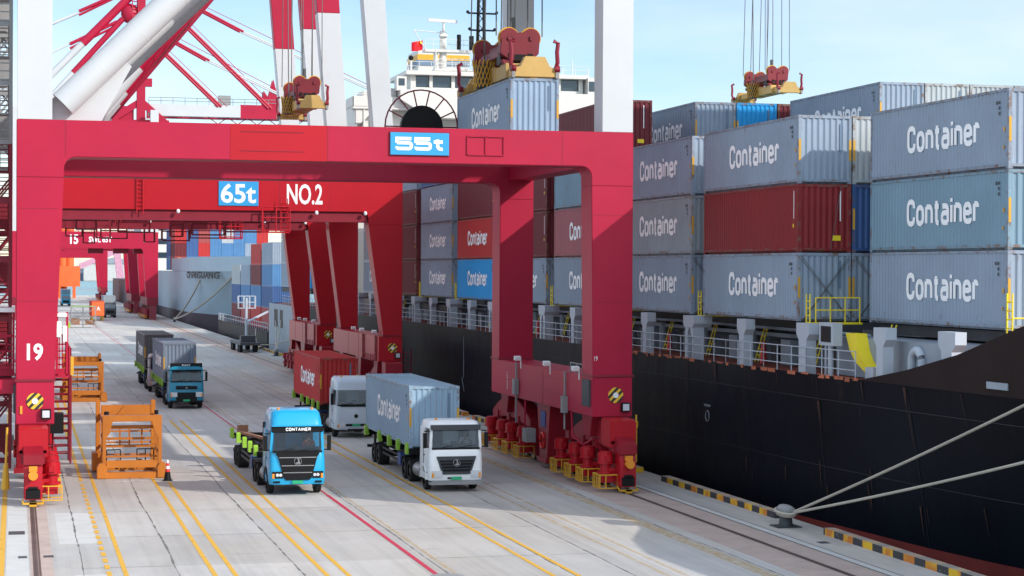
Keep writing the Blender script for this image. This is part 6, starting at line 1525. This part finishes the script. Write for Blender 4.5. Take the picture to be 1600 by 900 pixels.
far_truck((13.2, 560, 0), 'small far truck with green-blue cab near the orange structure', 'cab_teal', 'teal', 'teal container on the small far truck')
far_truck((9.3, 540, 0), 'small far truck with blue container left of the teal one', 'cab_blue', 'royal', 'royal blue container on the small far truck', 3.0)
def rack(loc, label):
    t = thing('storage_rack', label, 'rack', loc); m = MB()
    for x in (-2.2, 0, 2.2):
        for y in (0, 3): m.beam((x, y, 0), (x*.9, y, 3.6), .09)
    for z in (.5, 1.8, 3.6):
        for y in (0, 3): m.beam((-2.2, y, z), (2.2, y, z), .07)
    m.beam((-2.2, 0, .5), (2.2, 0, 3.6), .1); m.beam((2.2, 0, .5), (-2.2, 0, 3.6), .1); m.build('frame', 'grey_box', t, world=False)
    m = MB(); m.box(-2.0, -.6, .4, 2.6, .5, 1.6); m.box(.4, 1.9, .4, 2.6, .5, 1.2); islands_local(m, 'crate', 'wood', t)
    m = MB(); m.box(-2.6, -2.2, -.5, 0, 0, .9); m.box(-2.1, 1.8, .2, 2.8, 3.62, 3.7); islands_local(m, 'cover', 'lime', t); return t
rack((11.2, 352, 0), 'pale open steel rack with bits of cargo on the distant quay')
# orange yard tower and pink crane at the far end
ot = thing('yard_tower', 'tall orange cylindrical tower at the far end of the quay', 'tower', (8, 720, 0))
p = MB(); p.tube((15.8, 722, 0), (15.8, 722, 34), 1.6, n=16); p.tube((18.2, 722, 6), (18.2, 722, 34), 1.5, n=16); p.tube((12.5, 722, 0), (12.5, 722, 34), 2.2, n=16); p.build('tank', 'orange_far', ot)
p = MB(); p.box(-2, 13, 700, 708, 0, 9); p.box(13, 21.5, 712, 720, 4, 11); p.box(14, 15, 712, 714, 0, 4); p.box(19, 20, 712, 714, 0, 4); p.build('annexe', 'orange_far', ot)
pk = thing('ship_loader', 'faint pink slanting crane boom on the far shore', 'crane', (60, 1500, 0))
p = MB(); p.beam((35, 1500, 26), (110, 1500, 42), 6, 5); p.beam((60, 1500, -3), (60, 1500, 32), 5); p.beam((75, 1500, -3), (70, 1500, 34), 5); p.beam((45, 1500, 12), (95, 1500, 34), 4); p.build('boom', 'far_pink', pk)
for i, (x, y, w, h_) in enumerate(((30, 2300, 60, 26), (70, 2400, 40, 18), (110, 2350, 70, 30), (-10, 2300, 60, 22), (150, 2500, 90, 20))):
    bl = thing('warehouse', ['low grey building on the far shore behind the quay', 'dark low shed on the far shore', 'pale blocky building on the far shore', 'plain grey shed at the left of the far shore', 'long grey building at the right of the far shore'][i], 'building', (x, y, -2), 'buildings on the far shore')
    p = MB(); p.box(x-w/2, x+w/2, y, y+30, -3, h_*.55); p.build('wall', 'midtone' if i % 2 else 'far_build', bl); p = MB(); p.prism([(x-w/2-1, h_*.55), (x+w/2+1, h_*.55), (x, h_*.8)], 'y', y-1, y+31); p.build('roof', 'ship_grey', bl)
# flat trailer parked by the feeder
tl = thing('flat_trailer', 'low dark flat trailer parked at the quay edge below the feeder stack', 'trailer', (27.5, 246, 0))
p = MB(); p.box(26.3, 28.7, 244, 256, .9, 1.2); p.box(26.6, 28.4, 246, 247.5, 1.2, 2.0); p.build('bed', 'grey_dark', tl)
for x in (26.5, 28.3):
    for y in (245.3, 246.7, 253.4, 254.8):
        p = MB(); p.tube((x-.2, y, .5), (x+.2, y, .5), .5, n=14); p.build('wheel', 'rubber', tl)
gw = thing('gangway', 'white gangway post with cage beside the feeder ship', 'gangway', (29.0, 262, 0))
p = MB(); p.tube((29, 262, 0), (29, 262, 6.4), .16); p.rail([(28.0, 262, 5.0), (30.2, 262, 5.0)], 1.6, .7, .06, (1, .5, .02)); p.rail([(28.0, 263, 5.0), (30.2, 263, 5.0)], 1.6, .7, .06, (1, .5, .02)); p.beam((29, 262, 3.2), (32.4, 266, 4.6), .35, .15); p.box(27.6, 29.4, 261, 263, 0, .5); p.build('post', 'ship_pale', gw)
